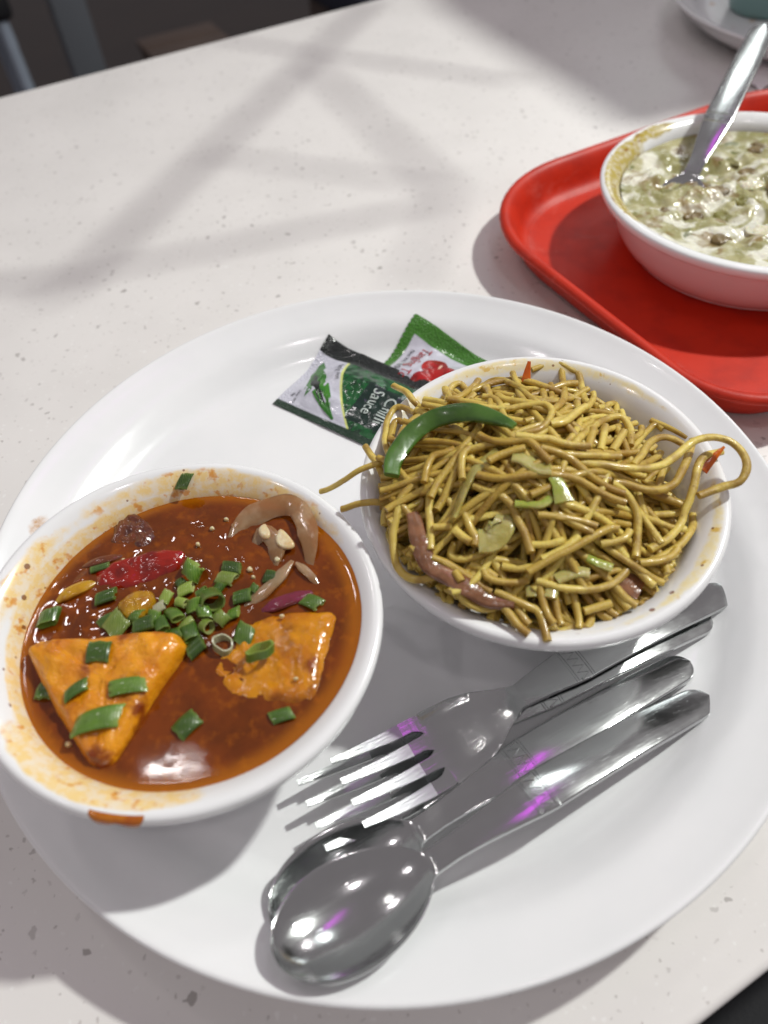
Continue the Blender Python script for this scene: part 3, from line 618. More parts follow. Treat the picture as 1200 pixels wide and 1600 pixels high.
def hat(H, x, y):
    i = int((x-HX0)/HS+.5); j = int((y-HY0)/HS+.5)
    if 2 <= i < HN-2 and 2 <= j < HN-2: return H[i, j]
    return 5.0
def resample(P, ds=0.9):
    P = np.array(P, float); n = len(P)
    # centripetal-ish Catmull-Rom
    Q = np.vstack([2*P[0]-P[1], P, 2*P[-1]-P[-2]]); out = []
    for i in range(n-1):
        a, b, c, d = Q[i:i+4]; m = max(2, int(np.linalg.norm(c-b)/ds))
        t = (np.arange(m)/m)[:, None]
        out.append(.5*((2*b)+(c-a)*t+(2*a-5*b+4*c-d)*t*t+(3*b-a-3*c+d)*t**3))
    out.append(P[-1:]); return np.vstack(out)
def gsm(z, s):
    k = int(3*s)+1; w = np.exp(-.5*(np.arange(-k, k+1)/s)**2); w /= w.sum()
    return np.convolve(np.pad(z, k, mode='edge'), w, mode='valid')
STK = {}
def stamp(H, P, r):
    k = int(r/HS)+1
    if k not in STK:
        g = np.arange(-k, k+1)*HS; STK[k] = g[:, None]**2+g[None, :]**2
    D = STK[k]; cap = np.where(D < r*r, np.sqrt(np.maximum(r*r-D, 0)), -99)
    for x, y, z in P:
        i = int((x-HX0)/HS+.5); j = int((y-HY0)/HS+.5)
        if k <= i < HN-k-1 and k <= j < HN-k-1:
            S = H[i-k:i+k+1, j-k:j+k+1]; np.maximum(S, z+cap, out=S)
def lay(H, xy, r, zfix=None, sink=.45, sm=8.5):
    """xy: plan path; zfix: nan where the strand settles, a height where it springs free."""
    z = np.array([max(hat(H, x, y), hat(H, x+.6*r, y)-.5, hat(H, x-.6*r, y)-.5, hat(H, x, y+.6*r)-.5, hat(H, x, y-.6*r)-.5) for x, y in xy])+r-sink
    z = np.maximum(gsm(z, sm), z-sm*.26); z = gsm(z, 2.6)
    if zfix is not None:
        m = ~np.isnan(zfix); z = np.where(m, zfix, z); z = gsm(z, 2.5)
    P = np.c_[xy, z]; stamp(H, P, r); return P
def fillers(H, rng, n):
    out = []
    for k in range(n):
        best = None
        for t in range(14):
            a = rng.uniform(0, 2*np.pi); q = 47*np.sqrt(rng.uniform()); x, y = B2C[0]+q*np.cos(a)-2, B2C[1]+q*np.sin(a)-2
            d = dome(x, y)-6.5-hat(H, x, y)
            if hat(H, x, y) < bowl_in_z(q)+.5: d -= 3
            if best is None or d > best[0]: best = (d, x, y)
        if best[0] < -.5: continue
        _, x, y = best
        long_ = k > n-75; L = rng.uniform(90, 150) if long_ else rng.uniform(45, 135); th = rng.choice([rng.uniform(0, 2*np.pi), rng.normal(0.05, .45), rng.normal(0.05, .45)]); kap = rng.normal(0, .009 if k > n-75 else .016); pts = []
        x -= np.cos(th)*L*.4; y -= np.sin(th)*L*.4
        for s in np.arange(0, L, 1.5):
            cx, cy = x-B2C[0]+4, y-B2C[1]+4; q = np.hypot(cx, cy)
            if q > 43:
                want = np.arctan2(-cy, -cx); dv = (want-th+np.pi) % (2*np.pi)-np.pi; th += np.clip(dv, -.14, .14)*min(1, (q-43)/5)
            if q < 50: pts.append((x, y))
            elif pts: break
            kap += rng.normal(0, .0042); kap *= .97; th += kap*1.5
            x += 1.5*np.cos(th); y += 1.5*np.sin(th)
        if len(pts) < 8: continue
        r = rng.uniform(1.05, 1.38); out.append((lay(H, resample(pts), r), r))
    return out
TRACED = [
 ([(59.7, 43.2), (66.5, 45.4), (70.7, 42.4), (66.2, 21.1), (61.6, 10.5), (56.5, 4.4)], 1.31),
 ([(70.3, 44.8), (74.3, 41.4), (76.6, 37.2), (73.1, 17.4), (75.7, 13.2)], 1.31),
 ([(76.2, 14.6), (87.4, 26.8), (84.7, 15.2)], 1.23),
 ([(74.5, 0.2), (71.6, -7.0), (69.1, -12.9)], 1.31),
 ([(68.9, -4.2), (66.9, -8.8), (64.9, -13.1)], 1.31),
 ([(80.6, -1.2), (76.8, -7.0), (73.7, -11.3)], 1.31),
 ([(97.3, 15.6), (102.3, 9.9), (106.2, 3.7)], 1.16),
 ([(83.5, -3.9), (97.1, 12.7), (100.1, 10.4)], 1.16),
 ([(25.0, 18.6), (29.6, 16.3), (35.0, 12.9), (39.3, 10.8), (44.0, 7.7)], 1.23),
 ([(17.3, 24.6), (21.0, 21.5), (24.8, 16.9)], 1.31),
 ([(16.3, 19.8), (20.5, 17.2), (24.4, 13.8), (28.7, 9.9)], 1.23),
 ([(53.6, 19.7), (51.5, 22.9), (49.0, 29.7), (47.0, 36.6), (43.3, 38.4), (38.6, 35.2), (34.7, 35.8), (32.5, 40.1), (29.3, 38.1), (26.7, 29.8), (25.1, 21.1)], 1.31),
 ([(25.3, 20.8), (30.0, 23.0), (34.3, 29.6), (39.2, 40.3)], 1.31),
 ([(13.9, 18.9), (10.5, 26.1), (7.1, 27.7), (4.1, 23.0), (3.0, 18.0), (2.2, 11.4), (2.9, 4.2), (5.0, -1.7)], 1.23),
 ([(10.0, 19.1), (7.2, 21.6), (5.5, 18.0), (4.4, 10.7), (4.9, 4.4)], 1.23),
 ([(41.9, 19.2), (44.4, 15.2), (48.6, 12.0), (53.7, 8.4)], 1.54),
 ([(54.5, -4.5), (59.4, -3.2), (65.8, 3.2), (68.8, 5.6)], 1.39),
 ([(32.3, 9.7), (42.4, 7.0), (47.6, 7.2), (52.4, 6.7), (55.2, 5.9), (56.4, 3.0), (55.3, -1.2), (51.7, -5.9), (47.7, -7.7), (43.9, -6.5), (41.7, -2.3), (41.1, 3.5), (41.3, 10.5), (40.0, 15.1), (36.7, 17.2)], 1.16),
 ([(58.3, -16.5), (62.2, -10.7), (69.7, -1.0), (76.7, 6.9), (83.1, 9.4), (84.8, 3.4), (82.4, -4.9)], 1.31),
 ([(32.1, -57.1), (35.5, -63.2), (38.1, -66.0)], 1.31),
 ([(19.0, -47.2), (19.8, -48.9), (20.5, -50.9)], 1.23),
 ([(24.1, -44.5), (28.5, -47.2), (31.0, -49.6)], 1.23),
 ([(29.8, -43.7), (35.6, -44.4), (40.8, -45.2)], 1.23),
 ([(33.2, -46.3), (37.7, -47.8), (42.7, -48.2)], 1.31),
 ([(27.5, -47.5), (28.2, -49.8), (31.7, -51.4), (36.3, -51.9), (40.1, -51.5)], 1.16),
 ([(42.2, -43.0), (47.0, -43.6), (51.5, -42.9)], 1.23),
 ([(55.8, -59.1), (59.9, -58.1), (64.3, -57.1)], 1.39),
 ([(20.2, -37.0), (18.9, -40.0), (19.0, -42.3), (22.3, -43.4), (27.0, -43.0), (31.9, -41.2), (36.6, -40.9)], 1.23),
 ([(14.1, -34.5), (19.5, -34.8)], 1.23),
 ([(23.7, -31.4), (25.0, -36.1), (26.0, -39.5), (25.3, -41.8)], 1.23),
 ([(20.3, -35.8), (22.3, -38.5), (24.5, -40.9)], 1.39),
 ([(15.4, -9.9), (14.3, -14.7), (14.6, -20.9), (13.5, -27.4), (13.3, -33.2), (12.8, -40.6)], 1.23),
 ([(23.6, -8.7), (20.1, -9.8), (16.8, -10.3), (14.3, -14.4), (12.9, -19.9)], 1.23),
 ([(26.0, -10.2), (23.1, -13.4), (20.7, -16.2), (18.0, -19.0), (16.1, -21.8), (14.3, -25.2)], 1.23),
 ([(26.2, -12.1), (23.2, -17.2), (20.8, -20.8), (18.3, -24.6), (15.8, -27.7)], 1.31),
 ([(27.9, -11.0), (25.6, -13.4), (24.6, -18.1), (24.3, -22.3)], 1.23),
 ([(50.6, -35.6), (54.1, -38.1), (57.7, -39.9), (60.5, -41.3)], 1.23),
 ([(44.7, -36.3), (49.8, -36.8), (55.1, -37.6), (59.3, -38.4), (62.1, -39.6)], 1.23),
 ([(56.3, -41.7), (52.5, -44.3), (46.8, -46.8), (44.3, -47.5)], 1.31),
 ([(100.4, -24.5), (97.4, -31.1), (91.1, -38.1), (83.3, -43.1), (77.7, -45.7), (73.7, -45.8)], 1.31),
 ([(88.5, -41.5), (85.1, -44.4), (80.4, -46.1), (74.9, -46.5)], 1.23),
 ([(42.6, -51.1), (46.1, -52.5), (50.4, -53.8), (55.8, -54.1), (60.9, -53.8), (65.5, -52.3), (69.0, -49.9), (70.7, -48.1)], 1.31),
 ([(74.6, -34.6), (70.3, -34.7), (67.1, -36.3), (64.4, -39.0)], 1.23),
 ([(63.2, -42.3), (66.9, -41.9), (71.1, -40.6), (73.4, -37.9)], 1.23),
 ([(69.1, -39.5), (66.7, -38.9), (62.5, -41.0), (57.9, -43.3), (52.3, -45.9), (46.7, -47.8), (43.2, -49.3), (39.7, -50.8)], 1.31),
 ([(12.8, -42.2), (17.5, -44.1), (21.3, -46.9), (25.3, -50.5), (29.1, -53.5)], 1.31),
 ([(30.1, -53.1), (34.5, -55.5), (39.0, -57.7), (42.2, -59.9), (43.0, -68.5)], 1.31),
 ([(9.5, -17.5), (5.5, -20.5), (3.2, -26.9), (1.9, -31.1), (2.1, -39.2), (4.9, -44.2), (9.4, -46.6), (15.2, -46.7)], 1.31),
 ([(42.0, -11.5), (47.7, -12.8), (52.6, -13.3), (57.2, -15.2), (64.3, -15.9)], 1.31),
 ([(52.2, -18.2), (61.9, -18.1), (70.8, -16.8), (74.4, -16.5)], 1.23),
 ([(44.1, -15.9), (39.6, -16.5), (35.5, -17.5), (32.6, -19.0)], 1.31),
 ([(31.4, -7.3), (34.3, -10.6), (38.8, -12.8), (44.7, -13.1), (47.1, -15.8), (49.2, -20.3), (50.7, -22.6)], 1.31),
 ([(48.7, -17.0), (56.1, -19.3), (58.9, -21.5), (62.7, -24.7), (68.0, -27.1), (73.2, -28.4)], 1.31),
 ([(28.8, -21.8), (34.4, -24.8), (39.1, -25.6), (43.9, -25.4), (51.5, -25.9), (57.0, -26.2), (61.5, -27.9), (66.0, -29.9), (72.6, -31.8)], 1.39),
 ([(27.5, -23.9), (31.0, -26.5), (35.3, -29.2), (38.1, -32.2), (39.1, -35.9), (40.5, -40.1), (41.5, -45.6)], 1.31),
 ([(70.0, -24.9), (73.0, -26.0), (75.3, -28.1), (76.9, -31.9), (76.5, -36.1), (75.3, -40.9), (73.8, -45.4)], 1.31),
]
FREE = [
 ([(112.8, -7.1, 58), (106.1, -10.3, 61), (101.8, -14.8, 61.5), (98.9, -21.1, 60), (96.1, -26.1, 57.5), (94.1, -28.9, 56), (92.1, -32.5, 54), (86.2, -38.1, None), (79.6, -41.7, None)], 1.39),  # right bundle
 ([(105.4, -0.9, 58), (99.9, -10.7, 61), (94.9, -18.0, 62), (91.6, -22.0, 62), (86.7, -24.7, 63), (80.4, -25.6, 65), (74.6, -24.3, 67), (70.7, -24.0, 68)], 1.39),  # right bundle 2
 ([(79.4, -16.4, 66.5), (83.8, -11.4, 65), (88.7, -4.6, 63), (94.2, -1.1, 61.5), (98.6, -1.1, 60), (101.5, -2.5, 58)], 1.31),  # arch
 ([(60.4, -19.3, 73), (67.8, -20.1, 72), (77.4, -21.0, 70), (85.9, -19.4, 68), (92.4, -15.4, 67), (98.6, -10.4, 66.5), (103.0, -8.5, 67), (108.4, -8.3, 67), (113.1, -10.5, 66), (115.7, -14.8, 64.5), (115.3, -19.2, 62.5), (112.3, -22.7, 61), (107.2, -23.2, 59.5), (99.0, -25.3, 59)], 1.35),  # loop
 ([(7.5, 40.5, 57), (11.2, 34.5, 60), (13.7, 29.5, 60.5), (15.8, 27.2, 58), (17.1, 24.5, 56)], 1.31),  # over_back
 ([(-4.7, 8.3, 60), (-2.8, 3.5, 60), (-1.3, 0.4, 60), (0.3, -4.3, 58.5), (1.9, -9.7, 57)], 1.23),  # left_a
 ([(-21.7, 0.8, 46), (-13.6, -1.8, 54), (-7.9, -2.2, 59.5), (-1.3, -1.8, 62), (4.0, 0.6, 61)], 1.16),  # left_b
 ([(-14.0, -14.4, 54), (-8.6, -15.5, 58.5), (-1.1, -16.8, 60), (4.2, -17.1, 58)], 1.23),  # left_c
 ([(-0.7, -0.7, 63), (2.3, -4.1, 65), (5.2, -8.8, 66), (7.8, -13.7, 66.5), (10.5, -17.5, 66.5), (12.1, -21.7, 65), (10.9, -23.5, 63), (7.8, -23.6, 60)], 1.16),  # left_d
]
VEG = {
 'pepper': [(3.2, -14.1, 60.4), (4.1, -8.4, 61.0), (7.0, -2.8, 63.0), (11.8, 2.8, 65.7), (18.6, 6.1, 69.0), (25.5, 5.7, 72.4), (31.3, 2.5, 74.7), (36.0, -2.6, 76.3), (40.1, -7.7, 77.2), (41.7, -9.9, 77.2)],
 'onion_a': [(8.6, -26.4, 62.4), (9.3, -32.7, 60.1), (10.1, -39.9, 56.4), (12.1, -43.7, 54.9), (17.1, -47.6, 54.6), (22.3, -51.9, 53.4), (27.7, -54.8, 52.8), (35.4, -56.5, 52.6)],
 'onion_b': [(69.8, -48.9, 55.2), (74.8, -52.5, 49.4)],
 'cab_a': [(32.8, -33.7, 70.7), (34.5, -35.5, 70.1), (31.1, -40.0, 66.6), (27.0, -39.9, 65.5)],
 'cab_b': [(50.5, -26.5, 74.5), (51.9, -29.3, 73.2), (52.6, -34.7, 70.6)],
 'cab_c': [(39.9, -18.2, 76.8), (43.1, -19.6, 76.9), (46.3, -23.5, 75.9), (50.4, -24.5, 75.1)],
 'cab_d': [(36.5, -14.8, 77.0), (32.3, -16.9, 75.8), (28.7, -19.5, 74.4), (25.7, -23.1, 73.0), (23.7, -26.6, 70.8), (21.9, -30.2, 68.7), (19.9, -34.1, 65.9)],
 'cab_e': [(38.5, -32.5, 72.3), (42.7, -33.5, 72.0), (46.0, -34.2, 71.8), (49.5, -32.1, 72.3)],
 'cab_f': [(48.3, -51.3, 58.7), (51.6, -50.2, 59.3), (55.6, -49.6, 59.4), (58.5, -50.2, 57.9)],
 'cab_g': [(59.0, -45.2, 62.4), (61.8, -46.9, 60.2), (65.7, -49.0, 56.6)],
 'car_a': [(53.0, 25.0, 69.6), (60.0, 49.2, 56.7)],
 'car_b': [(106.0, -11.5, 53.2), (108.5, -10.6, 55.4)],
 'cab_h': [(41.4, -51.8, 58.2), (41.1, -55.0, 55.1)],
 'cab_i': [(47.0, -53.2, 56.7), (45.9, -56.6, 53.4)],
}
rng = np.random.RandomState(7); H = init_field()
k = NT('fried_noodle'); rn = k.rnd()
n1 = k.noise(110, 3); n2 = k.noise(900, 3, .6)
c = k.mix(rn, lin(228, 204, 104), lin(184, 152, 60)); c = k.mix(k.math('MULTIPLY', k.ramp(n1, .42, .66), .72), c, lin(144, 104, 34))
c = k.mix(k.math('MULTIPLY', k.ramp(n2, .66, .74), .7), c, lin(96, 56, 16))
k.set(Base_Color=c, Roughness=.42, Subsurface_Weight=.28, Coat_Weight=.22, Coat_Roughness=.12, Specular_IOR_Level=.5); k.b.inputs['Subsurface Radius'].default_value = (.003, .002, .0006); k.b.inputs['Subsurface Scale'].default_value = 1
k.bump(k.noise(1100, 3, .7), .4, .0008); NOODLE = k.m
k = NT('shaded_noodle_core'); k.set(Base_Color=k.mix(k.noise(300, 3), lin(74, 50, 16), lin(48, 32, 10)), Roughness=.4); k.bump(k.noise(300, 2), 1.0, .003); CORE = k.m  # dark colour stands in for the shade deep between the strands
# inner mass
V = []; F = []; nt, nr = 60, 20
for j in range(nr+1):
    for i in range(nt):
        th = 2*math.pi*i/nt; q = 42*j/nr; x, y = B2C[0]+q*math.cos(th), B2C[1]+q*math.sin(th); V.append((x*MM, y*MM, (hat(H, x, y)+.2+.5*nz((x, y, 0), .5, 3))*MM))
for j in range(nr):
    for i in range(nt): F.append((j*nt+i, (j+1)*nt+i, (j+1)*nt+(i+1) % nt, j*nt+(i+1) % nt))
link('shaded_noodle_core', mesh('shaded_noodle_core', V, F), CORE, None, 'packed noodles deep inside the heap, coloured dark for the shade in its gaps', 'noodles', kind='stuff', ang=None)
NL, NG = 'fried yellow-brown noodle strand tangled in the heap', 'noodles in the bowl'
def noodle(P, r, seed, label=NL, group=NG):
    if label == NL and len(P) < 42: label, group = 'short cut fried noodle piece in the heap', 'short noodle pieces in the bowl'
    V, F = sweep(P*MM, r*MM, 8, .82, True, None, None, seed); return link('noodle', mesh('noodle', V, F), NOODLE, None, label, 'noodle', group, ang=60)
FI = fillers(H, rng, 300); deep = FI[:70]; V, F = [], []
for i, (P, r) in enumerate(deep):
    v_, f_ = sweep(P*MM, r*MM, 6, .92, True, None, None, i); o_ = len(V); V += list(v_); F += [tuple(q+o_ for q in f) for f in f_]
link('noodle_mass', mesh('noodle_mass', V, F), NOODLE, None, 'lowest noodles buried under the rest of the heap', 'noodles', kind='stuff', ang=60)
for i, (P, r) in enumerate(FI[70:]): noodle(P, r, i)
def veg(name, key, half, thick, mat, label, cat, dz=0, taper=None, up=(0, 0, 1), twist=0, sq=.35, group=None, r=1.2, sides=10, sm=6.0):
    xy = resample(np.array([q[:2] for q in VEG[key]])); P = lay(H, xy, r, sm=sm); P[:, 2] += dz
    V, F = sweep(P*MM, half*MM, sides, thick/half, True, up, taper, len(key), sq, twist); return link(name, mesh(name, V, F), mat, None, label, cat, group, ang=60)
PEPPER = wet('green_pepper', lin(78, 116, 38), lin(54, 90, 26), 60, .35, .65, .3, .25, (.001, .002, .0005), lin(112, 146, 62), 45, .52, .7, bump=.22, bs=260, coat=.4)
FRON = wet('fried_onion', lin(150, 104, 74), lin(126, 84, 56), 150, rough=.22, sss=.4, bump=.25, coat=.5)
CAB = wet('cooked_cabbage', lin(186, 176, 108), lin(164, 152, 76), 130, rough=.22, sss=.5, bump=.25, coat=.4)
CABG = wet('green_cabbage', lin(160, 172, 72), lin(172, 172, 96), 130, rough=.22, sss=.5, bump=.25, coat=.4)
CARROT = wet('carrot', lin(214, 112, 22), lin(190, 84, 14), 130, rough=.25, sss=.3, bump=.2, coat=.4)
h1 = len(TRACED)//3
for i, (P, r) in enumerate(TRACED[:h1]): noodle(lay(H, resample(P), r), r, 300+i)
veg('onion_strip', 'onion_a', 3.0, 1.5, FRON, 'long brown fried onion strip along the near side of the noodles', 'onion', taper=lambda t: .7+.3*min(1, 5*t, 5*(1-t)), r=1.4)
veg('onion_strip', 'onion_b', 4.2, 1.2, FRON, 'short brown onion piece below the noodle knot', 'onion', r=1.2)
veg('cabbage_shred', 'cab_a', 4.2, .7, CAB, 'wide pale cabbage shred deep between the noodles', 'cabbage', dz=.5, r=1)
veg('cabbage_shred', 'cab_h', 1.9, .8, CAB, 'short pale cabbage shred hanging at the near side of the heap', 'cabbage', r=1, group='short cabbage shreds')
veg('cabbage_shred', 'cab_i', 1.9, .8, CAB, 'short pale cabbage shred hanging at the near side of the heap', 'cabbage', r=1, group='short cabbage shreds')
for i, (P, r) in enumerate(TRACED[h1:-6]): noodle(lay(H, resample(P), r), r, 400+i)
veg('cabbage_shred', 'cab_g', 1.4, .6, CABG, 'thin greenish cabbage sliver near the noodle knot', 'cabbage', r=1)
veg('cabbage_shred', 'cab_f', 1.9, .8, CAB, 'glossy pale cabbage strip above the long curved noodle', 'cabbage', r=1)
veg('cabbage_shred', 'cab_c', 2.6, .6, CAB, 'translucent white cabbage leaf near the middle of the noodles', 'cabbage', r=1)
for i, (P, r) in enumerate(TRACED[-6:]): noodle(lay(H, resample(P), r), r, 500+i)
veg('cabbage_shred', 'cab_b', 2.9, .7, CABG, 'pale green cabbage piece bent over a noodle', 'cabbage', r=1, taper=lambda t: .6+.4*t)
veg('cabbage_shred', 'cab_d', 2.0, .7, CAB, 'long flat twisted cabbage shred below the green pepper', 'cabbage', r=1, twist=1.2)
veg('cabbage_shred', 'cab_e', 1.3, .6, CABG, 'thin light green cabbage thread across the noodles', 'cabbage', r=1)
ribbon('carrot_sliver', [(54.8, 31.6, 61.5), (55.5, 33.7, 64.5), (56.3, 35.7, 67.5)], 1.9, .9, CARROT, 'orange carrot tip poking out at the far rim', 'carrot', taper=lambda t: 1-.7*t, up=(0, -1, .6))
veg('pepper_strip', 'pepper', 3.2, 1.3, PEPPER, 'thick curved green pepper strip on top of the noodles', 'pepper', dz=2.4, r=2.2, sm=12.0, taper=lambda t: (.75+.25*min(1, 6*t))*(1-.62*max(0, (t-.72)/.28)**1.6), sq=.5, up=(.25, -.45, 1), sides=14)
FL = ['fried noodle bent down the right inner side of the bowl', 'fried noodle curving from the rim into the middle of the heap', 'short arched noodle standing up beside the big loop', 'big noodle loop springing out over the bowl rim', 'noodle end poking over the rim toward the sachets', 'noodle end leaning on the rim beside the green pepper', 'flat noodle sticking far out over the rim toward the curry', 'cut noodle end hanging over the rim toward the curry', 'thin noodle curl over the tip of the green pepper']
for i, (P, r) in enumerate(FREE):
    a = np.array([(x, y, np.nan if z is None else z) for x, y, z in P]); xy = resample(a[:, :2]); d = np.r_[0, np.cumsum(np.linalg.norm(np.diff(xy, axis=0), axis=1))]
    kd = [d[np.argmin(np.hypot(*(xy-p[:2]).T))] for p in a]; kd = np.maximum.accumulate(kd); zz = a[:, 2].copy(); free = ~np.isnan(zz)
    zf_ = np.interp(d, np.array(kd)[free], zz[free]); dmax = np.array(kd)[free].max(); zf_ = np.where(d > dmax+2, np.nan, zf_)
    Pt = lay(H, xy, r, zf_); noodle(Pt, r, 600+i, FL[i], None)
ribbon('carrot_sliver', [(104.5, -13.5, 57.5), (108.5, -10.8, 60), (112.6, -8.0, 61.6)], 2.1, .8, CARROT, 'orange carrot sliver inside the big noodle loop', 'carrot', taper=lambda t: 1-.8*t, up=(0, -.5, 1))
# ------------------------------------------------------------------ sauce sachets
def foil(name, build):
    k = NT(name); u, v = k.attr('su'), k.attr('sv'); c = build(k, u, v)
    cr_ = k.ramp(k.noise(900, 2), .55, .7)
    k.set(Base_Color=c, Roughness=k.math('ADD', k.math('MULTIPLY', k.noise(200, 3), .15), .14), Specular_IOR_Level=.6, Coat_Weight=.6, Coat_Roughness=.08)
    seal = k.attr('seal'); wv = k.n('ShaderNodeTexVoronoi'); wv.inputs['Scale'].default_value = 900; k.l(k.coord(), wv.inputs['Vector'])
    k.bump(k.math('ADD', k.math('MULTIPLY', k.math('MULTIPLY', wv.outputs['Distance'], seal), .9), k.math('MULTIPLY', k.noise(140, 3), .9)), .42, .0014); return k.m
def step(k, x, e, w=.25): return k.ramp(x, e-w, e+w)
def chilli_print(k, u, v):
    cu = k.math('ADD', k.math('MULTIPLY', k.math('MULTIPLY', u, u), .0135), 17.2); d = k.math('SUBTRACT', v, cu)
    green = k.mix(k.ramp(k.noise(150, 4, .6, dist=1.5), .4, .65), lin(14, 92, 40), lin(6, 50, 26))
    c = k.mix(step(k, d, -1.1), lin(206, 206, 218), lin(214, 220, 130)); c = k.mix(step(k, d, .2), c, green)
    panel = k.math('MULTIPLY', k.math('MULTIPLY', step(k, v, 36.5), step(k, u, 16.5)), k.math('SUBTRACT', 1.0, step(k, u, 38.5))); c = k.mix(panel, c, lin(14, 42, 34))
    c = k.mix(step(k, u, 42.2), c, lin(14, 48, 26)); c = k.mix(k.math('SUBTRACT', 1.0, step(k, u, 8.2)), c, lin(16, 26, 22)); return c
def tomato_print(k, u, v):
    c = k.mix(k.ramp(k.noise(60, 2), .4, .7), lin(206, 204, 216), lin(196, 196, 208)); g = lin(62, 122, 26)
    c = k.mix(k.math('SUBTRACT', 1.0, step(k, v, 5.2)), c, g); c = k.mix(k.math('SUBTRACT', 1.0, step(k, u, 8.0)), c, g); return k.mix(step(k, u, 40), c, g)
class Sachet:
    def __init__(s, O, ang, W, Ln, hmax, lift, label, matf, serr, seed):
        s.O = np.array(O); a = D2(ang); s.r = np.array((math.cos(a), math.sin(a))); s.u = np.array((-s.r[1], s.r[0])); s.W, s.L, s.h, s.lift, s.seed = W, Ln, hmax, lift, seed
        c = s.pt(W/2, Ln/2, 0); s.root = empty('sauce_sachet', (c[0]*MM, c[1]*MM, 6.2*MM), label, 'sachet', 'sauce sachets on the plate')
        nu, nv = 56, 88; V = []; F = []; su = []; sv = []; se = []
        for side in (1, -1):
            for i in range(nu+1):
                for j in range(nv+1):
                    u, v = W*i/nu, Ln*j/nv; vv = v
                    if serr and j == 0: vv = v+(.9 if i % 3 == 0 else 0)
                    x, y, z = s.pt(u, vv, 0); t = s.pillow(u, v); edge = (i in (0, nu) or j in (0, nv))
                    V.append((x*MM, y*MM, (z+(t if side == 1 else -.12*t)+(0 if edge else side*.12))*MM)); su.append(u); sv.append(v); se.append(1-min(1, t/1.0))
        n = (nu+1)*(nv+1)
        for q in (0, 1):
            for i in range(nu):
                for j in range(nv):
                    a = q*n+i*(nv+1)+j; f = (a, a+nv+1, a+nv+2, a+1); F.append(f if q == 0 else f[::-1])
        for i in range(nu):
            for j in (0, nv): a = i*(nv+1)+j; b = a+nv+1; F.append((a, n+a, n+b, b) if j else (a, b, n+b, n+a))
        for j in range(nv):
            for i in (0, nu): a = i*(nv+1)+j; b = a+1; F.append((a, b, n+b, n+a) if i else (a, n+a, n+b, b))
        me = mesh('pouch', V, F); attr(me, 'su', su); attr(me, 'sv', sv); attr(me, 'seal', se); s.pouch = link('pouch', me, matf, s.root, ang=None)
    def pillow(s, u, v):
        m = min(1, max(0, (u-6)/12))*min(1, max(0, (s.W-3.5-u)/11))*min(1, max(0, (v-3)/14))*min(1, max(0, (s.L-5-v)/14)); m = m**.75
        return s.h*m*(1+.25*nz((u, v, 0), .09, s.seed))+.8*m*nz((u, v, 0), .22, s.seed+2)+.35*m*abs(nz((u, v, 0), .5, s.seed+5))
    def pt(s, u, v, d):
        p = s.O+s.r*u+s.u*v; q = np.hypot(*p); z = plate_z(q)+.7+s.lift(u, v)+.35*nz((u, v, 0), .08, s.seed+7)+.3*math.sin(u*.22+v*.11)
        return np.array((p[0], p[1], z+(s.pillow(u, v) if d else 0)+d))
    def text(s, body, u0, v0, size, rot, mat, name='lettering', dz=.5, sx=1.0):
        cu = bpy.data.curves.new(name, 'FONT'); cu.body = body; cu.size = size; cu.resolution_u = 3
        o = bpy.data.objects.new(name, cu); col.objects.link(o); bpy.context.view_layer.update()
        me = bpy.data.meshes.new_from_object(o.evaluated_get(bpy.context.evaluated_depsgraph_get())); bpy.data.objects.remove(o); bpy.data.curves.remove(cu)
        bm = bmesh.new(); bm.from_mesh(me); bmesh.ops.triangulate(bm, faces=bm.faces[:]); c_, s_ = math.cos(D2(rot)), math.sin(D2(rot))
        for v in bm.verts:
            x, y = v.co.x*sx, v.co.y; p = s.pt(u0+x*c_-y*s_, v0+x*s_+y*c_, dz); v.co = p*MM
        bm.to_mesh(me); bm.free(); return link(name, me, mat, s.pouch, ang=None)
    def patch(s, name, P, mat, n=10, dz=.24, bulge=0):
        """filled print shape from a polygon in sachet coordinates"""
        P = np.array(P, float); c = P.mean(0); V = [s.pt(*c, dz+bulge)*MM]; F = []; m = len(P)
        for j in range(1, n+1):
            for q in P: w_ = c+(q-c)*j/n; V.append(s.pt(*w_, dz+bulge*(1-(j/n)**2))*MM)
        for i in range(m): F.append((0, 1+i, 1+(i+1) % m))
        for j in range(n-1):
            for i in range(m): a = 1+j*m+i; b = 1+j*m+(i+1) % m; F.append((a, a+m, b+m, b))
        me = mesh(name, V, F); bm = bmesh.new(); bm.from_mesh(me); bmesh.ops.recalc_face_normals(bm, faces=bm.faces[:])
        if sum(f.normal.z for f in bm.faces) < 0: bmesh.ops.reverse_faces(bm, faces=bm.faces[:])
        bm.to_mesh(me); bm.free(); return link(name, me, mat, s.pouch, ang=None)
def ink(name, c, c2=None, rough=.25):
    k = NT(name); k.set(Base_Color=c if c2 is None else k.mix(k.ramp(k.noise(160, 3), .42, .6), c, c2), Roughness=rough, Coat_Weight=.5, Coat_Roughness=.08); return k.m
I_WHITE, I_BLACK, I_RED = ink('white_print', lin(196, 206, 200)), ink('black_print', lin(36, 36, 40)), ink('red_print', lin(170, 24, 24))
I_TOM, I_TOMH = ink('tomato_print', lin(176, 22, 18), lin(140, 14, 14)), ink('tomato_highlight', lin(236, 190, 170))
I_CH1, I_CH2, I_CH3 = ink('chilli_print', lin(44, 112, 30), lin(66, 132, 40)), ink('chilli_shade_print', lin(20, 30, 26)), ink('chilli_leaf_print', lin(60, 120, 50))
tomS = Sachet((23.7, 135.0), -131, 45, 70, 4.2, lambda u, v: 0, 'green and white tomato ketchup sachet tucked under the chilli sachet', foil('tomato_sachet', tomato_print), True, 3)
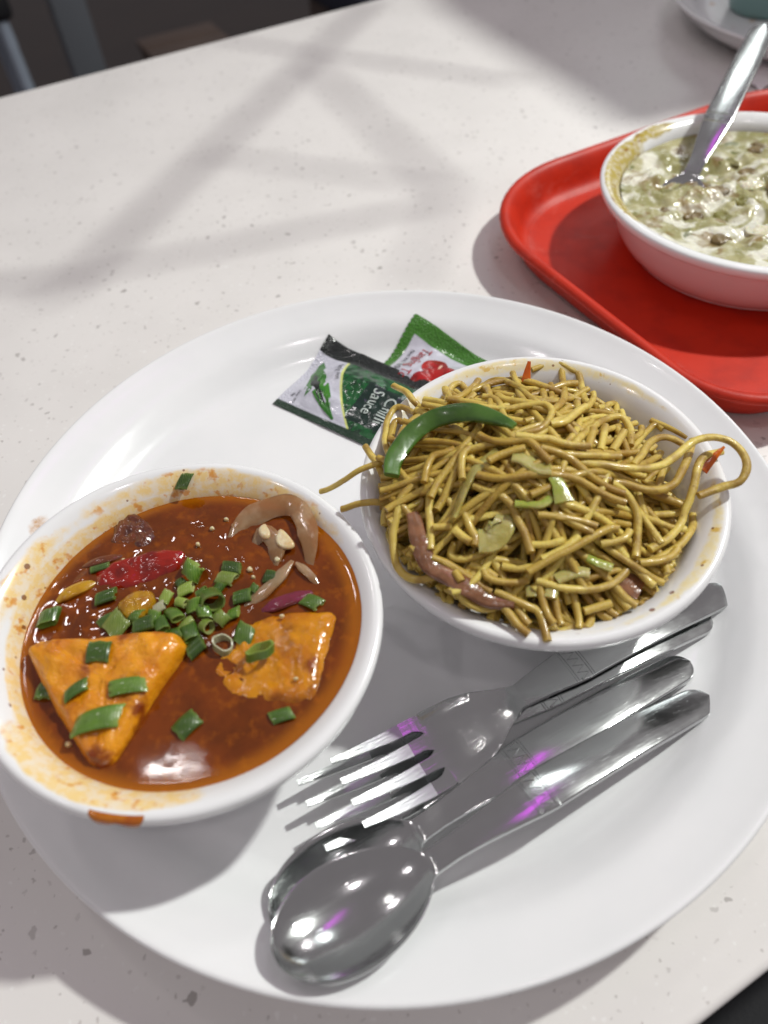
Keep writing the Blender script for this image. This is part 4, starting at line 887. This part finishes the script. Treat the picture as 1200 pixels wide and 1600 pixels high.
def blob(c, rx, ry, n=28, a0=0): return [(c[0]+rx*math.cos(t+a0), c[1]+ry*math.sin(t+a0)) for t in np.linspace(0, 2*math.pi, n+1)[:-1]]
for c_, r_ in (((22.5, 33.5), 6.0), ((20.2, 25.5), 6.6), ((32.2, 27.0), 7.2)):
    t_ = tomS.patch('tomato_picture', blob(c_, r_, r_*.92), I_TOM, dz=.26+.02*r_); h_ = tomS.patch('highlight', blob((c_[0]-1.5, c_[1]+2.2), 1.7, .7), I_TOMH, 4, .55); 
tomS.text('Tangling Tomato', 10.5, 12.6, 7.4, 2, I_RED, sx=.68); tomS.text('Net Wt.', 14.5, 8.0, 3.0, 1, I_BLACK, sx=.9); tomS.text('10g', 25.5, 8.0, 5.0, 1, I_BLACK, sx=.85)
chS = Sachet((-19.5, 129.0), -128, 46, 72, 5.0, lambda u, v: 4.4*max(0, 1-u/26)*min(1, max(0, (v-4)/16)), 'dark green and white chilli sauce sachet on top of the ketchup sachet', foil('chilli_sachet', chilli_print), False, 9)
chS.patch('chilli_leaf_picture', [(12, 5), (15, 3.8), (19, 5), (22, 4.6), (28, 7.5), (33, 9.2), (36.5, 12), (33, 13.5), (27, 13), (21, 11.5), (15.5, 9)], I_CH3, 8, .22)
chS.patch('chilli_picture', [(18, 6.4), (22, 6.2), (28, 9), (34, 15), (38, 22), (41.6, 31.5), (40.8, 32), (36.5, 27), (32, 24.5), (26, 19), (21, 13.5), (18, 9.5)], I_CH1, 8, .28)
chS.patch('chilli_shade_picture', [(19.5, 6.3), (25, 7.4), (30, 11), (35, 17), (38.4, 23), (40.5, 29), (36.5, 24.5), (32, 19.5), (27, 14.5), (22, 9.8)], I_CH2, 8, .34)
chS.text('Chilli', 20.2, 48.6, 8.2, 5, I_WHITE, sx=.92); chS.text('Sauce', 18.6, 40.6, 7.8, 5, I_WHITE, sx=.84)
chS.text('Sizzling hot', 11.6, 14.6, 3.3, 27, I_BLACK, sx=.82); chS.text('Net Wt.\n   8g', 34.2, 7.2, 2.2, 4, I_BLACK)

# ------------------------------------------------------------------ baked dish on the tray
FB = np.array((211.0, 191.0, 4.3)); SX, SZ = 1.372, .745
def s_b3(th, r, z, ins):
    a = ang_mask(th, D2(165), .75)*np.clip((59.4-r)/3, 0, 1)*3.0; b = np.clip((53-r)/4, 0, 1); c_ = ang_mask(th, D2(120), .35)*np.clip(1-np.abs(r-56)/4, 0, 1)*1.6
    return np.clip(np.maximum.reduce([a, b, c_]), 0, 1.1)*ins
make_bowl('baking_bowl', FB, (0, 0, 1), BOWL3, 'larger white bowl of creamy green baked pasta on the red tray', s_b3, SX, SZ, BP3)
V = []; F = []; nt, nr = 150, 60; zc = 32.6
def cream_h(x, y): return 3.6*nz((x, y, 0), .05, 21)+3.2*nz((x, y, 0), .1, 5)+1.9*nz((x, y, 0), .2, 9)+.6*nz((x, y, 0), .5, 2)
V.append((FB[0]*MM, FB[1]*MM, (zc+cream_h(FB[0], FB[1]))*MM))
for j in range(1, nr+1):
    for i in range(nt):
        th = 2*math.pi*i/nt; q = 71.0*j/nr; x, y = FB[0]+q*math.cos(th), FB[1]+q*math.sin(th); V.append((x*MM, y*MM, (zc+cream_h(x, y)*(1-(j/nr)**8)+.8*(j/nr)**10)*MM))
for i in range(nt): F.append((0, 1+i, 1+(i+1) % nt))
for j in range(nr-1):
    for i in range(nt): a = 1+j*nt+i; b = 1+j*nt+(i+1) % nt; F.append((a, a+nt, b+nt, b))
k = NT('green_cream_sauce'); n1, n2, n3 = k.noise(22, 3, .5, dist=1.6), k.noise(26, 3, .5, dist=2.2), k.noise(70, 3, .55, dist=1)
c = k.mix(k.ramp(n1, .40, .58), lin(154, 150, 98), lin(184, 178, 134)); c = k.mix(k.ramp(n2, .46, .56), c, lin(230, 228, 210)); c = k.mix(k.math('MULTIPLY', k.ramp(n3, .54, .66), .75), c, lin(138, 110, 62)); c = k.mix(k.math('MULTIPLY', k.ramp(k.noise(45, 3, .5, dist=2), .62, .72), .8), c, lin(92, 100, 40))
k.set(Base_Color=c, Roughness=.24, Subsurface_Weight=.25, Coat_Weight=.3, Coat_Roughness=.05); k.b.inputs['Subsurface Radius'].default_value = (.003, .003, .0015); k.b.inputs['Subsurface Scale'].default_value = 1; k.bump(k.noise(200, 2, .5), .3, .0022)
CREAM = k.m; link('cream_sauce', mesh('cream_sauce', V, F), CREAM, None, 'creamy green sauce with melted cheese filling the tray bowl', 'sauce', ang=None)
MUSH = wet('cooked_mushroom', lin(132, 112, 70), lin(100, 84, 50), 120, rough=.4, sss=.25, c3=lin(76, 66, 44), s3=90, bump=.5, coat=.05)
CHEESE = wet('melted_cheese', lin(228, 222, 198), lin(206, 200, 160), 80, rough=.14, sss=.4, bump=.3, coat=.6)
OLIVE = wet('olive_vegetable', lin(130, 126, 60), lin(106, 98, 44), 120, rough=.4, sss=.25, bump=.5, coat=.05)
rg_ = random.Random(12)
spots = [(168, 182, 7, MUSH), (180, 176, 5, MUSH), (186, 160, 6, OLIVE), (196, 178, 6, CHEESE), (202, 190, 7, MUSH), (214, 196, 8, CHEESE), (212, 172, 7, MUSH), (222, 184, 6, OLIVE), (174, 150, 6, OLIVE), (206, 152, 8, CHEESE), (188, 136, 9, CHEESE), (204, 128, 10, CHEESE), (222, 142, 8, CHEESE), (158, 154, 5, MUSH), (150, 176, 5, OLIVE), (226, 160, 7, MUSH), (232, 198, 7, CHEESE), (192, 202, 6, OLIVE), (214, 216, 6, MUSH), (146, 160, 4, MUSH), (166, 132, 5, MUSH), (238, 172, 6, OLIVE), (182, 192, 5, CHEESE)]
NMS = {MUSH: ('mushroom_piece', 'mushroom', 'brown mushroom piece'), CHEESE: ('cheese_patch', 'cheese', 'melted white cheese patch'), OLIVE: ('vegetable_piece', 'vegetable', 'olive green vegetable piece')}
for i, (x, y, s, m_) in enumerate(spots):
    x += 15; y += 26
    a = rg_.uniform(0, 6); P = [(x+s*1.25*rg_.uniform(.65, 1.3)*math.cos(a+t), y+s*1.25*rg_.uniform(.5, 1.1)*math.sin(a+t)) for t in np.linspace(0, 2*math.pi, 8)[:-1]]; z = zc+cream_h(x, y)
    V, F = slab(P, z-3, z+(.4 if m_ is CHEESE else .5), 2.6, 9, 5, 1.1, i); nm, ct, lb = NMS[m_]
    link(nm, mesh(nm, V, F), m_, None, lb+' in the creamy baked dish', ct, lb.replace('patch', 'patche')+'s in the baked dish', ang=None)
cutlery('spoon', 'spoon', (156.6, 177.6), 55.5, 20.6, 18.8, 0, 'steel spoon standing in the creamy baked dish', 164, group=None, ws=1.22, arch=.15)
# teal cup on the used plate and a paper napkin by the tray
V, F = lathe(cr([(0, 5), (22, 5), (27, 8), (31, 30), (34, 70), (35.5, 71.5), (36.8, 70), (33.8, 30), (30, 5), (27, .8), (25, .2), (0, .4)], 4), 64); V = V*MM+np.array((.352, .522, .0062))
link('cup', mesh('cup', V, F), TEAL, None, 'teal cup standing on the used plate', 'cup')
V = []; F = []
for i in range(15):
    for j in range(15):
        u, v = i/14*90, j/14*60; p = np.array((296, 384))+np.array((.86, .5))*u+np.array((-.25, .97))*v*.55
        V.append((p[0]*MM, p[1]*MM, (.6+3.0*max(0, nz((u, v, 0), .05, 3))+1.8*abs(math.sin(u*.12+v*.05)))*MM))
for i in range(14):
    for j in range(14): a = i*15+j; F.append((a, a+15, a+16, a+1))
me = mesh('napkin', V, F); bm = bmesh.new(); bm.from_mesh(me); bmesh.ops.solidify(bm, geom=bm.faces[:], thickness=.0003); bm.to_mesh(me); bm.free()
link('paper_napkin', me, PAPER, None, 'crumpled white paper napkin between red tray and used plate', 'napkin')

# ------------------------------------------------------------------ added unseen frame above the table: bars and panel shaped to cast shadow bands
fr = empty('shadow_frame', (.35, .5, .5), 'added out-of-view frame whose bars and panel cast shadow bands on the tabletop', 'shadow caster')
TT = .26
def lift(p, t=TT): P = Vector((p[0]*MM, p[1]*MM, 0)); return P+(KEY-P)*t
def shadow_bar(p, q, wd, t=TT, name='shadow_bar'):
    a, b = lift(p, t), lift(q, t); V, F = sweep(np.linspace(np.array(a), np.array(b), 8), wd*MM/2*(1-t), 10); link(name, mesh(name, V, F), DARKMETAL, fr)
shadow_bar((30, 640), (-175, 205), 12); shadow_bar((-120, 586), (130, 438), 7); shadow_bar((-110, 368), (60, 289), 6, .261); shadow_bar((-330, 225), (-174, 222), 10); shadow_bar((-190, 220), (60, 272), 8, .262); shadow_bar((-35, 525), (58, 285), 9, .263); shadow_bar((60, 285), (22, 182), 6, .264)
me = mesh('panel', [tuple(lift(p, .29)) for p in ((92, 600), (150, 452), (188, 345), (520, 420), (520, 900), (60, 900))]+[tuple(lift(p, .297)) for p in ((92, 600), (150, 452), (188, 345), (520, 420), (520, 900), (60, 900))], [(5, 4, 3, 2, 1, 0), (6, 7, 8, 9, 10, 11)]+[(i, (i+1) % 6, 6+(i+1) % 6, 6+i) for i in range(6)])
link('panel', me, DARKMETAL, fr)  # added sheet that shades the far right of the tabletop
V, F = sweep(np.linspace(np.array(lift((300, 700), .30)), np.array(lift((300, 700), .30))+np.array((0, 0, 2.0)), 6), .006, 8); link('shadow_frame_rod', mesh('shadow_frame_rod', V, F), DARKMETAL, fr)
